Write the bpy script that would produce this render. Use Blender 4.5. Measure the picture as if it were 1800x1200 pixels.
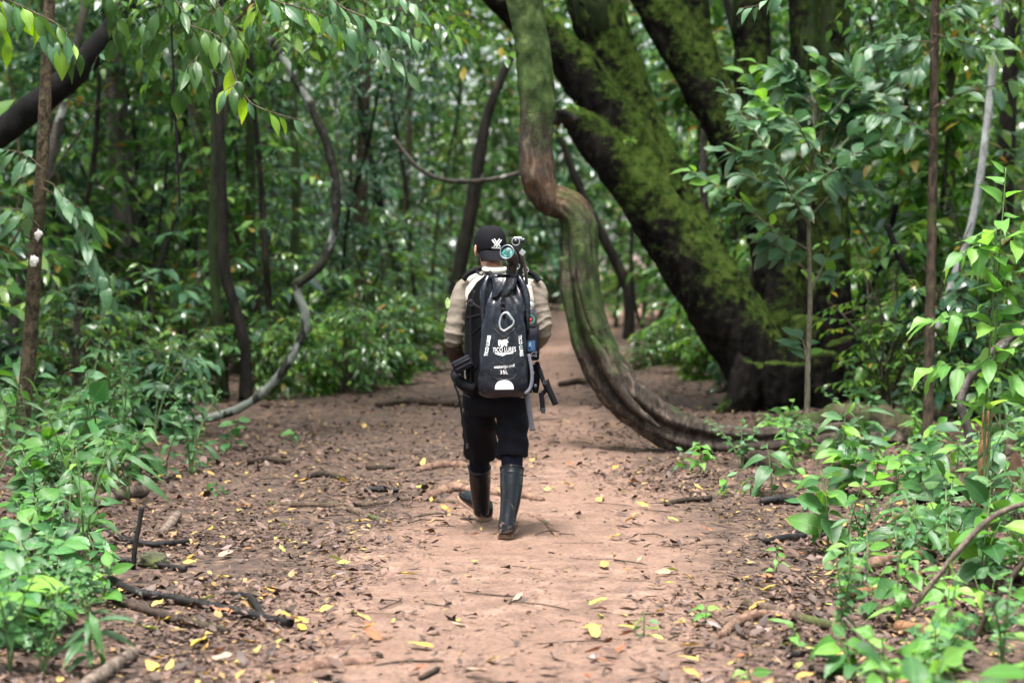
import bpy, bmesh, math, random
import numpy as np
from mathutils import Vector, Matrix
from mathutils.bvhtree import BVHTree

# ------------------------------------------------------------------ scene, camera, light
for o in list(bpy.data.objects):
    bpy.data.objects.remove(o, do_unlink=True)
SC = bpy.context.scene
COL = SC.collection
R = math.radians
SUN_EL, SUN_AZ = 76.0, 200.0          # degrees; azimuth clockwise from +Y (north)
F_PX, CAM_H, HORIZON = 3750.0, 1.63, 430.0   # lens in pixels of the 1800 wide photo
PITCH = math.atan((600 - HORIZON) / F_PX)
cam = bpy.data.cameras.new('camera')
cam_o = bpy.data.objects.new('camera', cam)
COL.objects.link(cam_o)
cam.sensor_width = 36.0
cam.lens = F_PX / 1800 * 36.0
cam.clip_start, cam.clip_end = 0.2, 600.0
cam_o.location = (0, 0, CAM_H)
cam_o.rotation_euler = (math.pi / 2 - PITCH, 0, 0)
cam.dof.use_dof = True
cam.dof.focus_distance = 11.75
cam.dof.aperture_fstop = 2.3
SC.camera = cam_o

world = bpy.data.worlds.new('World')
SC.world = world
world.use_nodes = True
wn = world.node_tree
sky = wn.nodes.new('ShaderNodeTexSky')
sky.sky_type = 'NISHITA'
sky.sun_disc = False
sky.sun_elevation = R(SUN_EL)
sky.sun_rotation = R(SUN_AZ)
sky.air_density, sky.dust_density, sky.ozone_density = 1.0, 4.0, 0.6
bg = next(n for n in wn.nodes if n.type == 'BACKGROUND')
bg.inputs['Strength'].default_value = 0.11
veil = wn.nodes.new('ShaderNodeHueSaturation')      # thin high cloud: the same sky, less blue
veil.inputs['Saturation'].default_value = 0.62
wn.links.new(sky.outputs['Color'], veil.inputs['Color'])
wn.links.new(veil.outputs['Color'], bg.inputs['Color'])

sun = bpy.data.lights.new('sun', 'SUN')
sun.energy = 1.5
sun.angle = R(14)
sun.color = (1.0, 0.98, 0.95)
sun_o = bpy.data.objects.new('sun', sun)
COL.objects.link(sun_o)
_d = Vector((math.sin(R(SUN_AZ)) * math.cos(R(SUN_EL)), math.cos(R(SUN_AZ)) * math.cos(R(SUN_EL)), math.sin(R(SUN_EL))))
sun_o.rotation_euler = _d.to_track_quat('Z', 'Y').to_euler()
sun_o.location = _d * 60

vs = SC.view_settings
vs.view_transform = 'Standard'
vs.look = 'None'
vs.gamma = 1.0
vs.use_curve_mapping = False
vs.exposure = 2.75
SC.render.engine = 'CYCLES'
cy = SC.cycles
cy.use_denoising = True
cy.use_adaptive_sampling = True
cy.adaptive_threshold = 0.03
cy.max_bounces = 5
cy.diffuse_bounces = 3
cy.glossy_bounces = 2
cy.transmission_bounces = 4
cy.transparent_max_bounces = 4
cy.caustics_reflective = False
cy.caustics_refractive = False
cy.sample_clamp_indirect = 6.0

# ------------------------------------------------------------------ helpers
CP, SP = math.cos(PITCH), math.sin(PITCH)
def W(px, py, D):
    """world point seen at photo pixel (px, py) at depth D metres"""
    a, b = (px - 900) / F_PX, (600 - py) / F_PX
    return Vector((a * D, D * (CP + b * SP), CAM_H + D * (-SP + b * CP)))

rng = np.random.default_rng(7)
rnd = random.Random(11)

def _hash(ix, iy, iz, seed):
    h = (ix * 374761393 + iy * 668265263 + iz * 2147483647 + seed * 974634721) & 0xffffffff
    h = ((h ^ (h >> 13)) * 1274126177) & 0xffffffff
    h = (h ^ (h >> 16)) & 0xffffffff
    return h.astype(np.float64) / 4294967295.0

def vn3(p, seed=0):
    """value noise in [-1, 1]; p is (..., 3)"""
    p = np.asarray(p, float)
    i = np.floor(p).astype(np.int64)
    f = p - i
    f = f * f * (3 - 2 * f)
    out = 0
    for dx in (0, 1):
        wx = f[..., 0] if dx else 1 - f[..., 0]
        for dy in (0, 1):
            wy = f[..., 1] if dy else 1 - f[..., 1]
            for dz in (0, 1):
                wz = f[..., 2] if dz else 1 - f[..., 2]
                out = out + wx * wy * wz * _hash(i[..., 0] + dx, i[..., 1] + dy, i[..., 2] + dz, seed)
    return out * 2 - 1

def fbm(p, seed=0, octaves=4):
    p = np.asarray(p, float)
    s, a, out = 1.0, 0.5, 0
    for k in range(octaves):
        out = out + a * vn3(p * s, seed + k * 17)
        s *= 2.03
        a *= 0.5
    return out

# trail: rows of the photo -> (depth, centre x, half width)
_rows = [(1600, 850, 700), (1200, 850, 500), (948, 865, 420), (800, 850, 370), (700, 790, 360), (680, 880, 250), (650, 915, 155), (600, 965, 125), (570, 1040, 110), (550, 1130, 92), (530, 1200, 72), (505, 1420, 55)]
_TD = np.array([F_PX * CAM_H / (r[0] - HORIZON) for r in _rows])
_TX = np.array([(r[1] - 900) * d / F_PX for r, d in zip(_rows, _TD)])
_TH = np.array([r[2] * d / F_PX for r, d in zip(_rows, _TD)])
def trail_s(x, y):
    """signed distance outside the trail's edge (negative inside)"""
    x, y = np.asarray(x, float), np.asarray(y, float)
    c = np.interp(y, _TD, _TX)
    h = np.interp(y, _TD, _TH)
    return np.abs(x - c) - h

# the part of the trail trodden bare
_brow = [(1600, 860, 640), (1200, 870, 490), (1050, 890, 400), (948, 945, 280), (850, 985, 165), (780, 985, 100), (700, 975, 60), (620, 955, 40), (570, 1050, 60), (530, 1200, 60)]
_BD = np.array([F_PX * CAM_H / (r[0] - HORIZON) for r in _brow])
_BX = np.array([(r[1] - 900) * d / F_PX for r, d in zip(_brow, _BD)])
_BH = np.array([r[2] * d / F_PX for r, d in zip(_brow, _BD)])
def bare_s(x, y):
    return np.abs(np.asarray(x, float) - np.interp(y, _BD, _BX)) - np.interp(y, _BD, _BH)

def gz(x, y):
    x, y = np.asarray(x, float), np.asarray(y, float)
    s = trail_s(x, y)
    z = np.zeros(np.broadcast(x, y).shape)
    p = np.stack([x + z, y + z, z], -1)
    bank = np.clip((s - 0.1) / 2.5, 0, 1)
    bank = bank * bank * (3 - 2 * bank) * 0.10
    return bank + 0.035 * fbm(p * 0.45, 3, 2) + 0.02 * fbm(p * 1.7, 5, 2) + 0.016 * fbm(p * 6.0, 9, 2) + 0.007 * vn3(p * 13.0, 13)

def G(px, py):
    """ground point under a photo pixel"""
    D = F_PX * CAM_H / max(py - HORIZON, 20)
    for _ in range(4):
        p = W(px, py, D)
        D *= (CAM_H - float(gz(p.x, p.y))) / (CAM_H - p.z)
    p = W(px, py, D)
    p.z = float(gz(p.x, p.y))
    return p

def mesh_np(name, v, f, uv=None, smooth=True, col=None):
    """v (n,3), f (m,4) or (m,3) index arrays, uv per vertex"""
    v = np.ascontiguousarray(v, np.float32)
    f = np.ascontiguousarray(f, np.int32)
    m = bpy.data.meshes.new(name)
    m.vertices.add(len(v))
    m.vertices.foreach_set('co', v.ravel())
    k = f.shape[1]
    m.loops.add(f.size)
    m.loops.foreach_set('vertex_index', f.ravel())
    m.polygons.add(len(f))
    m.polygons.foreach_set('loop_start', np.arange(0, f.size, k, dtype=np.int32))
    m.polygons.foreach_set('use_smooth', np.full(len(f), smooth))
    m.update(calc_edges=True)
    if uv is not None:
        u = m.uv_layers.new(name='UVMap')
        u.data.foreach_set('uv', np.ascontiguousarray(uv, np.float32)[f.ravel()].ravel())
    if col is not None:
        a = m.attributes.new('mask', 'FLOAT', 'POINT')
        a.data.foreach_set('value', np.ascontiguousarray(col, np.float32))
    return m

class MB:
    """collects shapes of mixed quads and triangles for one mesh"""
    def __init__(self):
        self.v, self.f = [], []
    def add(self, v, f):
        b = len(self.v)
        self.v += [tuple(x) for x in v]
        self.f += [tuple(i + b for i in q) for q in f]
        return self
    def grid(self, P, closed=False, caps=False):
        """P: rows of points; rows joined, closed round each row"""
        n, k = len(P), len(P[0])
        v = [p for row in P for p in row]
        f = []
        for i in range(n - 1):
            for j in range(k if closed else k - 1):
                j2 = (j + 1) % k
                f.append((i * k + j, i * k + j2, (i + 1) * k + j2, (i + 1) * k + j))
        if caps:
            f.append(tuple(range(k - 1, -1, -1)))
            f.append(tuple((n - 1) * k + j for j in range(k)))
        return self.add(v, f)
    def box(self, c, h, rot=None):
        rot = rot or Matrix.Identity(3)
        v = [Vector(c) + rot @ Vector((sx * h[0], sy * h[1], sz * h[2])) for sx in (-1, 1) for sy in (-1, 1) for sz in (-1, 1)]
        return self.add(v, [(0, 1, 3, 2), (4, 6, 7, 5), (0, 4, 5, 1), (2, 3, 7, 6), (0, 2, 6, 4), (1, 5, 7, 3)])
    def tube(self, pts, rad, k=10, caps=True, flat=None):
        P = tube_rows(pts, rad, k, flat)
        return self.grid(P, True, caps)
    def mesh(self, name, smooth=True):
        m = bpy.data.meshes.new(name)
        m.from_pydata(self.v, [], self.f)
        m.polygons.foreach_set('use_smooth', [smooth] * len(m.polygons))
        m.update()
        return m
    def build(self, name, mat, parent=None, smooth=True, bevel=0.0):
        m = self.mesh(name, smooth)
        if bevel:
            bm = bmesh.new(); bm.from_mesh(m)
            bmesh.ops.bevel(bm, geom=list(bm.edges), offset=bevel, segments=2, affect='EDGES', profile=0.6)
            bm.to_mesh(m); bm.free()
            m.polygons.foreach_set('use_smooth', [smooth] * len(m.polygons))
        return obj(name, m, mat, parent)

def spline(pts, n):
    """Catmull-Rom through rows of numbers, n samples by chord length"""
    P = np.array([list(p) for p in pts], float)
    d = np.linalg.norm(np.diff(P[:, :3], axis=0), axis=1) if P.shape[1] >= 3 else np.abs(np.diff(P[:, 0]))
    t = np.concatenate([[0], np.cumsum(np.maximum(d, 1e-6))])
    ext = np.vstack([2 * P[0] - P[1], P, 2 * P[-1] - P[-2]])
    te = np.concatenate([[2 * t[0] - t[1]], t, [2 * t[-1] - t[-2]]])
    u = np.linspace(t[0], t[-1], n)
    i = np.clip(np.searchsorted(t, u, 'right') - 1, 0, len(t) - 2)
    p0, p1, p2, p3 = ext[i], ext[i + 1], ext[i + 2], ext[i + 3]
    t0, t1, t2, t3 = te[i], te[i + 1], te[i + 2], te[i + 3]
    s = ((u - t1) / (t2 - t1))[:, None]
    m1 = ((p2 - p0) / (t2 - t0)[:, None]) * (t2 - t1)[:, None]
    m2 = ((p3 - p1) / (t3 - t1)[:, None]) * (t2 - t1)[:, None]
    s2, s3 = s * s, s * s * s
    return (2 * s3 - 3 * s2 + 1) * p1 + (s3 - 2 * s2 + s) * m1 + (-2 * s3 + 3 * s2) * p2 + (s3 - s2) * m2

def frames(C):
    """parallel transported frames along centre line C (n,3): tangents, normals, binormals"""
    T = np.gradient(C, axis=0)
    T /= np.linalg.norm(T, axis=1)[:, None] + 1e-12
    a = np.array([1.0, 0, 0]) if abs(T[0, 0]) < 0.8 else np.array([0, 1.0, 0])
    n = a - T[0] * a.dot(T[0]); n /= np.linalg.norm(n)
    N = [n]
    for i in range(1, len(C)):
        n = N[-1] - T[i] * N[-1].dot(T[i])
        n /= np.linalg.norm(n) + 1e-12
        N.append(n)
    N = np.array(N)
    return T, N, np.cross(T, N)

def tube_rows(pts, rad, k=10, flat=None):
    C = np.array([list(p)[:3] for p in pts], float)
    rad = np.broadcast_to(np.asarray(rad, float), (len(C),))
    T, N, B = frames(C)
    th = np.linspace(0, 2 * math.pi, k, endpoint=False)
    c, s = np.cos(th), np.sin(th)
    fl = 1.0 if flat is None else flat
    P = C[:, None, :] + rad[:, None, None] * (c[None, :, None] * N[:, None, :] + fl * s[None, :, None] * B[:, None, :])
    return P

def tube_np(pts, rad, n=40, k=12, rough=0.06, freq=6.0, flutes=None, seed=0, bumps=0.0, cap=True):
    """a gnarly limb: pts rows of (x,y,z), rad radii; returns v, f (quads)"""
    PR = np.hstack([np.array([list(p)[:3] for p in pts], float), np.asarray(rad, float)[:, None]])
    S = spline(PR, n)
    C, r = S[:, :3], np.maximum(S[:, 3], 0.0008)
    T, N, B = frames(C)
    th = np.linspace(0, 2 * math.pi, k, endpoint=False)
    dirs = np.cos(th)[None, :, None] * N[:, None, :] + np.sin(th)[None, :, None] * B[:, None, :]
    rr = np.repeat(r[:, None], k, 1)
    P0 = C[:, None, :] + rr[..., None] * dirs
    mod = 1 + rough * fbm(P0 * freq, seed, 3) * 1.6
    if bumps:
        mod = mod + bumps * vn3(P0 * freq * 0.35, seed + 5)
    if flutes is not None:
        mod = mod * flutes(th[None, :], np.linspace(0, 1, n)[:, None])
    P = C[:, None, :] + (rr * mod)[..., None] * dirs
    if cap:
        P = np.concatenate([C[:1, None, :].repeat(k, 1), P, C[-1:, None, :].repeat(k, 1)], 0)
    return grid_np(P)

def grid_np(P, closed=True):
    n, k = P.shape[:2]
    i = np.arange(n - 1)[:, None] * k
    j = np.arange(k if closed else k - 1)[None, :]
    j2 = (j + 1) % k
    f = np.stack([i + j, i + j2, i + k + j2, i + k + j], -1).reshape(-1, 4)
    return P.reshape(-1, 3), f

def join_np(parts):
    V, Fs, b = [], [], 0
    for v, f in parts:
        V.append(v); Fs.append(f + b); b += len(v)
    return np.vstack(V), np.vstack(Fs)

def obj(name, mesh, mat, parent=None):
    o = bpy.data.objects.new(name, mesh)
    COL.objects.link(o)
    if mat is not None and not mesh.materials:
        mesh.materials.append(mat)
    if parent is not None:
        o.parent = parent
    return o

def tag(o, label=None, cat=None, group=None, kind=None):
    if label: o['label'] = label
    if cat: o['category'] = cat
    if group: o['group'] = group
    if kind: o['kind'] = kind
    return o

def empty(name, loc=(0, 0, 0), rz=0.0):
    o = bpy.data.objects.new(name, None)
    o.empty_display_size = 0.1
    COL.objects.link(o)
    o.location = loc
    o.rotation_euler = (0, 0, rz)
    return o

def remeshed(mb, voxel, smooth=6, name='tmp'):
    """voxel-fuse overlapping shapes into one continuous surface"""
    m = mb.mesh(name)
    o = bpy.data.objects.new(name, m)
    COL.objects.link(o)
    md = o.modifiers.new('r', 'REMESH')
    md.mode = 'VOXEL'
    md.voxel_size = voxel
    if smooth:
        sm = o.modifiers.new('s', 'SMOOTH')
        sm.factor = 0.5
        sm.iterations = smooth
    dg = bpy.context.evaluated_depsgraph_get()
    dg.update()
    me = bpy.data.meshes.new_from_object(o.evaluated_get(dg))
    bpy.data.objects.remove(o, do_unlink=True)
    bpy.data.meshes.remove(m)
    me.polygons.foreach_set('use_smooth', [True] * len(me.polygons))
    return me

def verts_of(me):
    a = np.empty(len(me.vertices) * 3, np.float32)
    me.vertices.foreach_get('co', a)
    n = np.empty(len(me.vertices) * 3, np.float32)
    me.vertices.foreach_get('normal', n)
    return a.reshape(-1, 3).astype(float), n.reshape(-1, 3).astype(float)

def set_verts(me, v):
    me.vertices.foreach_set('co', np.ascontiguousarray(v, np.float32).ravel())
    me.update()

# ------------------------------------------------------------------ materials
class NT:
    def __init__(self, name):
        self.m = bpy.data.materials.new(name)
        self.m.use_nodes = True
        self.t = self.m.node_tree
        self.b = next(n for n in self.t.nodes if n.type == 'BSDF_PRINCIPLED')
        self.out = next(n for n in self.t.nodes if n.type == 'OUTPUT_MATERIAL')
    def n(self, kind, **kw):
        nd = self.t.nodes.new('ShaderNode' + kind)
        for k, v in kw.items():
            if hasattr(nd, k):
                setattr(nd, k, v)
            else:
                nd.inputs[k.replace('_', ' ')].default_value = v
        return nd
    def l(self, a, b):
        self.t.links.new(a, b)
    def coord(self, which='Object', scale=(1, 1, 1)):
        tc = self.n('TexCoord')
        mp = self.n('Mapping')
        mp.inputs['Scale'].default_value = scale
        self.l(tc.outputs[which], mp.inputs['Vector'])
        return mp.outputs['Vector']
    def noise(self, vec, scale, detail=4, rough=0.55, dist=0.0):
        nd = self.n('TexNoise')
        nd.inputs['Scale'].default_value = scale
        nd.inputs['Detail'].default_value = detail
        nd.inputs['Roughness'].default_value = rough
        nd.inputs['Distortion'].default_value = dist
        if vec is not None:
            self.l(vec, nd.inputs['Vector'])
        return nd.outputs['Fac']
    def ramp(self, fac, stops, mode='LINEAR'):
        nd = self.n('ValToRGB')
        cr = nd.color_ramp
        cr.interpolation = mode
        while len(cr.elements) < len(stops):
            cr.elements.new(0.5)
        for e, (p, c) in zip(cr.elements, stops):
            e.position = p
            e.color = (*c, 1) if len(c) == 3 else c
        self.l(fac, nd.inputs['Fac'])
        return nd.outputs['Color']
    def mix(self, fac, a, b, mode='MIX'):
        nd = self.n('MixRGB', blend_type=mode)
        for sock, v in zip(('Fac', 'Color1', 'Color2'), (fac, a, b)):
            if isinstance(v, (int, float)):
                nd.inputs[sock].default_value = v
            elif isinstance(v, tuple):
                nd.inputs[sock].default_value = (*v, 1) if len(v) == 3 else v
            else:
                self.l(v, nd.inputs[sock])
        return nd.outputs['Color']
    def math(self, op, a, b=0.0, clamp=False):
        nd = self.n('Math', operation=op)
        nd.use_clamp = clamp
        for k, v in enumerate((a, b)):
            if isinstance(v, (int, float)):
                nd.inputs[k].default_value = v
            else:
                self.l(v, nd.inputs[k])
        return nd.outputs[0]
    def bump(self, h, strength=0.4, dist=0.01):
        nd = self.n('Bump')
        nd.inputs['Strength'].default_value = strength
        nd.inputs['Distance'].default_value = dist
        self.l(h, nd.inputs['Height'])
        self.l(nd.outputs['Normal'], self.b.inputs['Normal'])
        return nd
    def base(self, c, rough=0.6, spec=0.5, metal=0.0):
        s = self.b.inputs
        if isinstance(c, tuple):
            s['Base Color'].default_value = (*c, 1)
        else:
            self.l(c, s['Base Color'])
        if isinstance(rough, (int, float)):
            s['Roughness'].default_value = rough
        else:
            self.l(rough, s['Roughness'])
        s['Specular IOR Level'].default_value = spec
        s['Metallic'].default_value = metal
        return self.m

def leaf_mat(name, dark, light, tip=None, rough=0.38, transl=0.35, per='island', veins=0.0, spec=0.5, odd=None, odd_share=0.0):
    dark, light, tip = ((q[0] * 1.16, q[1] * 1.14, q[2] * 0.92) for q in (dark, light, tip or light))
    t = NT(name)
    if per == 'island':
        r = t.n('NewGeometry').outputs['Random Per Island']
    else:
        r = t.n('ObjectInfo').outputs['Random']
    c = t.ramp(r, [(0.0, dark), (0.75, light), (1.0, tip or light)])
    # slow drift of colour over the plant, and blotches on the blade
    nz = t.noise(t.coord('Object'), 1.3, 2)
    c = t.mix(t.math('MULTIPLY', nz, 0.35), c, dark)
    if odd is not None:
        sel = t.math('GREATER_THAN', t.math('FRACT', t.math('MULTIPLY', r, 37.17)), 1 - odd_share)
        c = t.mix(sel, c, odd)
    h = None
    if veins:
        uv = t.n('TexCoord').outputs['UV']
        sx = t.n('SeparateXYZ'); t.l(uv, sx.inputs[0])
        a = t.math('ABSOLUTE', t.math('SUBTRACT', sx.outputs['X'], 0.5))
        mid = t.math('LESS_THAN', a, 0.022)
        ph = t.math('SUBTRACT', t.math('MULTIPLY', sx.outputs['Y'], 11.0), t.math('MULTIPLY', a, 9.0))
        w = t.math('ABSOLUTE', t.math('SUBTRACT', t.math('FRACT', ph), 0.5))
        side = t.math('LESS_THAN', w, 0.07)
        v = t.math('MAXIMUM', mid, t.math('MULTIPLY', side, 0.55))
        c = t.mix(t.math('MULTIPLY', v, veins), c, tuple(min(1, x * 1.7 + 0.02) for x in light))
        spots = t.ramp(t.noise(t.coord('Object'), 26, 3), [(0.70, (0, 0, 0)), (0.78, (1, 1, 1))])
        c = t.mix(t.math('MULTIPLY', spots, 0.35), c, (0.16, 0.13, 0.04))
        h = t.math('SUBTRACT', w, t.math('MULTIPLY', mid, 0.4))
        # some blades have dry brown tips and margins
        edge = t.math('ADD', t.math('MULTIPLY', sx.outputs['Y'], 0.8), t.math('MULTIPLY', a, 0.5))
        edge = t.math('ADD', edge, t.math('MULTIPLY', t.noise(t.coord('Object'), 9, 3), 0.35))
        dry = t.math('MULTIPLY', t.math('GREATER_THAN', edge, 1.06), t.math('GREATER_THAN', t.math('FRACT', t.math('MULTIPLY', r, 91.7)), 0.62))
        c = t.mix(t.math('MULTIPLY', dry, 0.85), c, (0.26, 0.16, 0.07))
    t.base(c, rough, spec)
    if h is not None:
        t.bump(h, 0.35, 0.006)
    tr = t.n('BsdfTranslucent')
    hs = t.n('HueSaturation')
    hs.inputs['Hue'].default_value = 0.485
    hs.inputs['Saturation'].default_value = 1.1
    hs.inputs['Value'].default_value = 1.9
    t.l(c, hs.inputs['Color'])
    t.l(hs.outputs['Color'], tr.inputs['Color'])
    mx = t.n('MixShader')
    mx.inputs['Fac'].default_value = transl
    t.l(t.b.outputs[0], mx.inputs[1])
    t.l(tr.outputs[0], mx.inputs[2])
    t.l(mx.outputs[0], t.out.inputs['Surface'])
    return t.m

def bark_mat(name, dark, light, scale=9.0, stretch=0.25, moss=None, moss_amt=0.0, lichen=None, lichen_amt=0.0, rough=0.85, bump=0.6, moss_up=0.10):
    """ridged bark; moss where the surface faces up and in patches, pale lichen in spots"""
    t = NT(name)
    vec = t.coord('Object', (1, 1, stretch))
    n1 = t.noise(vec, scale, 6, 0.62, 0.6)
    fine = t.noise(t.coord('Object'), scale * 6, 4)
    c = t.ramp(n1, [(0.38, dark), (0.62, light)])
    c = t.mix(t.ramp(fine, [(0.45, (0, 0, 0)), (0.6, (0.7, 0.7, 0.7))]), c, dark)
    h = t.math('ADD', n1, t.math('MULTIPLY', fine, 0.3))
    if moss is not None:
        g = t.n('NewGeometry')
        sz = t.n('SeparateXYZ'); t.l(g.outputs['Normal'], sz.inputs[0])
        patch = t.noise(t.coord('Object'), 1.9, 5, 0.6)
        up = t.math('MULTIPLY', sz.outputs['Z'], moss_up)
        q = t.math('ADD', patch, up)
        q = t.math('ADD', q, t.math('MULTIPLY', t.math('SUBTRACT', fine, 0.5), 0.5))
        k = 0.72 - 0.3 * moss_amt
        fac = t.ramp(q, [(k - 0.05, (0, 0, 0)), (k + 0.12, (1, 1, 1))])
        mc = t.ramp(t.noise(t.coord('Object'), 5.0, 5), [(0.3, tuple(x * 0.45 for x in moss)), (0.55, moss), (0.8, tuple(min(1, x * 1.7) for x in moss))])
        c = t.mix(fac, c, mc)
        h = t.math('ADD', h, t.math('MULTIPLY', fac, t.math('ADD', 0.25, t.noise(t.coord('Object'), scale * 14, 3))))
    if lichen is not None:
        lf = t.noise(t.coord('Object', (1, 1, 0.6)), 5.5, 3, 0.5)
        k = 0.75 - 0.3 * lichen_amt
        lf = t.ramp(lf, [(k, (0, 0, 0)), (k + 0.05, (1, 1, 1))])
        c = t.mix(lf, c, t.mix(t.noise(t.coord('Object'), 40, 2), lichen, tuple(x * 0.6 for x in lichen)))
    t.base(c, rough, 0.2)
    t.bump(h, bump, 0.03)
    return t.m

def plain_mat(name, c, rough=0.6, spec=0.5, metal=0.0, var=0.15, scale=30, bump=0.0, bdist=0.002):
    t = NT(name)
    n = t.noise(t.coord('Object'), scale, 4)
    col = t.mix(n, tuple(max(0, x * (1 - var)) for x in c), tuple(min(1, x * (1 + var)) for x in c))
    t.base(col, rough, spec, metal)
    if bump:
        t.bump(n, bump, bdist)
    return t.m
# ------------------------------------------------------------------ the ground
def axis_lines(segs):
    out = []
    for a, b, s in segs:
        out += list(np.arange(a, b - 1e-6, s))
    out.append(segs[-1][1])
    return np.array(out)

def ground_mat():
    t = NT('trail_soil')
    v = t.coord('Object')
    at = t.n('Attribute', attribute_name='mask')
    n_big = t.noise(v, 0.55, 4, 0.6)
    n_mid = t.noise(v, 4.5, 6, 0.65)
    n_fine = t.noise(v, 38.0, 6, 0.7)
    n_edge = t.noise(v, 1.7, 6, 0.7)
    soil = t.ramp(n_mid, [(0.32, (0.105, 0.062, 0.044)), (0.5, (0.195, 0.118, 0.085)), (0.68, (0.29, 0.187, 0.138))])
    soil = t.mix(t.ramp(n_big, [(0.42, (0, 0, 0)), (0.66, (0.75, 0.75, 0.75))]), soil, (0.20, 0.115, 0.078))
    gr = t.noise(v, 95.0, 4, 0.75)
    soil = t.mix(t.ramp(n_fine, [(0.46, (0, 0, 0)), (0.60, (0.6, 0.6, 0.6))]), soil, (0.085, 0.050, 0.038))
    soil = t.mix(t.ramp(gr, [(0.58, (0, 0, 0)), (0.68, (0.6, 0.6, 0.6))]), soil, (0.40, 0.28, 0.22))
    hum = t.ramp(n_mid, [(0.34, (0.014, 0.0095, 0.008)), (0.52, (0.050, 0.032, 0.025)), (0.72, (0.135, 0.082, 0.060))])
    vor = t.n('TexVoronoi'); vor.inputs['Scale'].default_value = 24.0
    t.l(v, vor.inputs['Vector'])
    bits = t.n('SeparateColor'); t.l(vor.outputs['Color'], bits.inputs[0])
    hum = t.mix(t.math('MULTIPLY', bits.outputs[0], 0.55), hum, t.ramp(bits.outputs[1], [(0.0, (0.06, 0.035, 0.025)), (0.6, (0.15, 0.085, 0.055)), (1.0, (0.26, 0.17, 0.10))]))
    m = t.math('ADD', at.outputs['Fac'], t.math('MULTIPLY', t.math('SUBTRACT', n_edge, 0.5), 1.1))
    m = t.ramp(m, [(0.28, (0, 0, 0)), (0.72, (1, 1, 1))])
    c = t.mix(m, hum, soil)
    # small dark crumbs and pale grit
    vc = t.n('TexVoronoi'); vc.inputs['Scale'].default_value = 55.0; t.l(v, vc.inputs['Vector'])
    crumb = t.ramp(vc.outputs['Distance'], [(0.08, (1, 1, 1)), (0.2, (0, 0, 0))])
    pick = t.n('SeparateColor'); t.l(vc.outputs['Color'], pick.inputs[0])
    dk = t.math('MULTIPLY', crumb, t.math('GREATER_THAN', pick.outputs[0], 0.72))
    c = t.mix(t.math('MULTIPLY', dk, 0.8), c, (0.055, 0.035, 0.025))
    t.base(c, t.ramp(n_big, [(0.35, (0.95, 0.95, 0.95)), (0.7, (0.66, 0.66, 0.66))]), 0.35)
    h = t.math('ADD', t.math('MULTIPLY', n_mid, 1.2), t.math('MULTIPLY', n_fine, 0.45))
    h = t.math('ADD', h, t.math('MULTIPLY', dk, 0.5))
    t.bump(h, 1.0, 0.05)
    return t.m

gx = axis_lines([(-160, -30, 26), (-30, -10, 2.5), (-10, -4.2, 0.4), (-4.2, 4.2, 0.055), (4.2, 10, 0.4), (10, 30, 2.5), (30, 160, 26)])
gy = axis_lines([(-60, -5, 11), (-5, 6, 1.0), (6, 24, 0.06), (24, 40, 0.2), (40, 80, 1.0), (80, 320, 40)])
GX, GY = np.meshgrid(gx, gy)
GZ = gz(GX, GY)
gs = trail_s(GX, GY)
gmask = np.clip(0.5 - bare_s(GX, GY) / 0.9, 0, 1)
gf = grid_np(np.stack([GX, GY, GZ], -1), closed=False)
tag(obj('ground', mesh_np('ground', gf[0], gf[1], col=gmask.ravel()), ground_mat()), 'reddish earth trail and dark forest floor', None, None, 'structure')

# ------------------------------------------------------------------ leaf templates
def prof(kind):
    def f(t):
        t = np.asarray(t, float)
        if kind == 'ovate':
            w = np.sin(np.pi * t ** 0.72) ** 0.85
        elif kind == 'lance':
            w = np.sin(np.pi * t ** 0.85) ** 1.1
        elif kind == 'drip':
            w = np.sin(np.pi * np.minimum(t / 0.86, 1) ** 0.72) ** 0.8 + 0.05 * (t > 0.8) * (1 - t) / 0.2
        else:
            w = np.sin(np.pi * t) ** 0.75
        return np.maximum(w, 0.006)
    return f

def leaf_tpl(kind='ovate', wid=0.42, seg=4, fold=0.25, droop=0.25, wave=0.0, teeth=0, petiole=0.0, curl=0.0, seed=0, cross=1):
    """a unit-long blade along +Y, normal +Z; returns v, f, uv"""
    rr = np.random.default_rng(seed)
    ts = np.linspace(0, 1, seg + 1)
    ph = rr.uniform(0, 6.28)
    cols = np.linspace(-1, 1, 2 * cross + 1)
    ws = prof(kind)(ts) * wid * 0.5
    if teeth:
        ws = ws * (1 + 0.16 * (((np.arange(seg + 1)) % 2) - 0.5))
    P = np.zeros((seg + 1, len(cols), 3)); U = np.zeros((seg + 1, len(cols), 2))
    bend = rr.normal(0, 0.05)
    for i, t in enumerate(ts):
        y = t - 0.12 * droop * t * t
        z = -droop * t * t
        for j, c in enumerate(cols):
            x = c * ws[i]
            ang = curl * c
            P[i, j] = (x * math.cos(ang * 0.8) + bend * t * t, y, z + abs(c) * ws[i] * fold + wave * math.sin(9 * t + ph + (2.2 if c > 0 else 0)) * abs(c) * wid * 0.35)
            U[i, j] = (0.5 + 0.5 * c, t)
    if petiole:
        P[..., 1] += petiole
    v, f = grid_np(P, closed=False)
    uv = U.reshape(-1, 2)
    if petiole:
        b = len(v)
        w = 0.012
        pv = np.array([(-w, 0, 0.02), (w, 0, 0.02), (w, petiole + 0.02, 0), (-w, petiole + 0.02, 0)])
        v = np.vstack([v, pv]); f = np.vstack([f, [[b, b + 1, b + 2, b + 3]]])
        uv = np.vstack([uv, [[0.5, 0.02]] * 4])
    return v, f, uv

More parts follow.
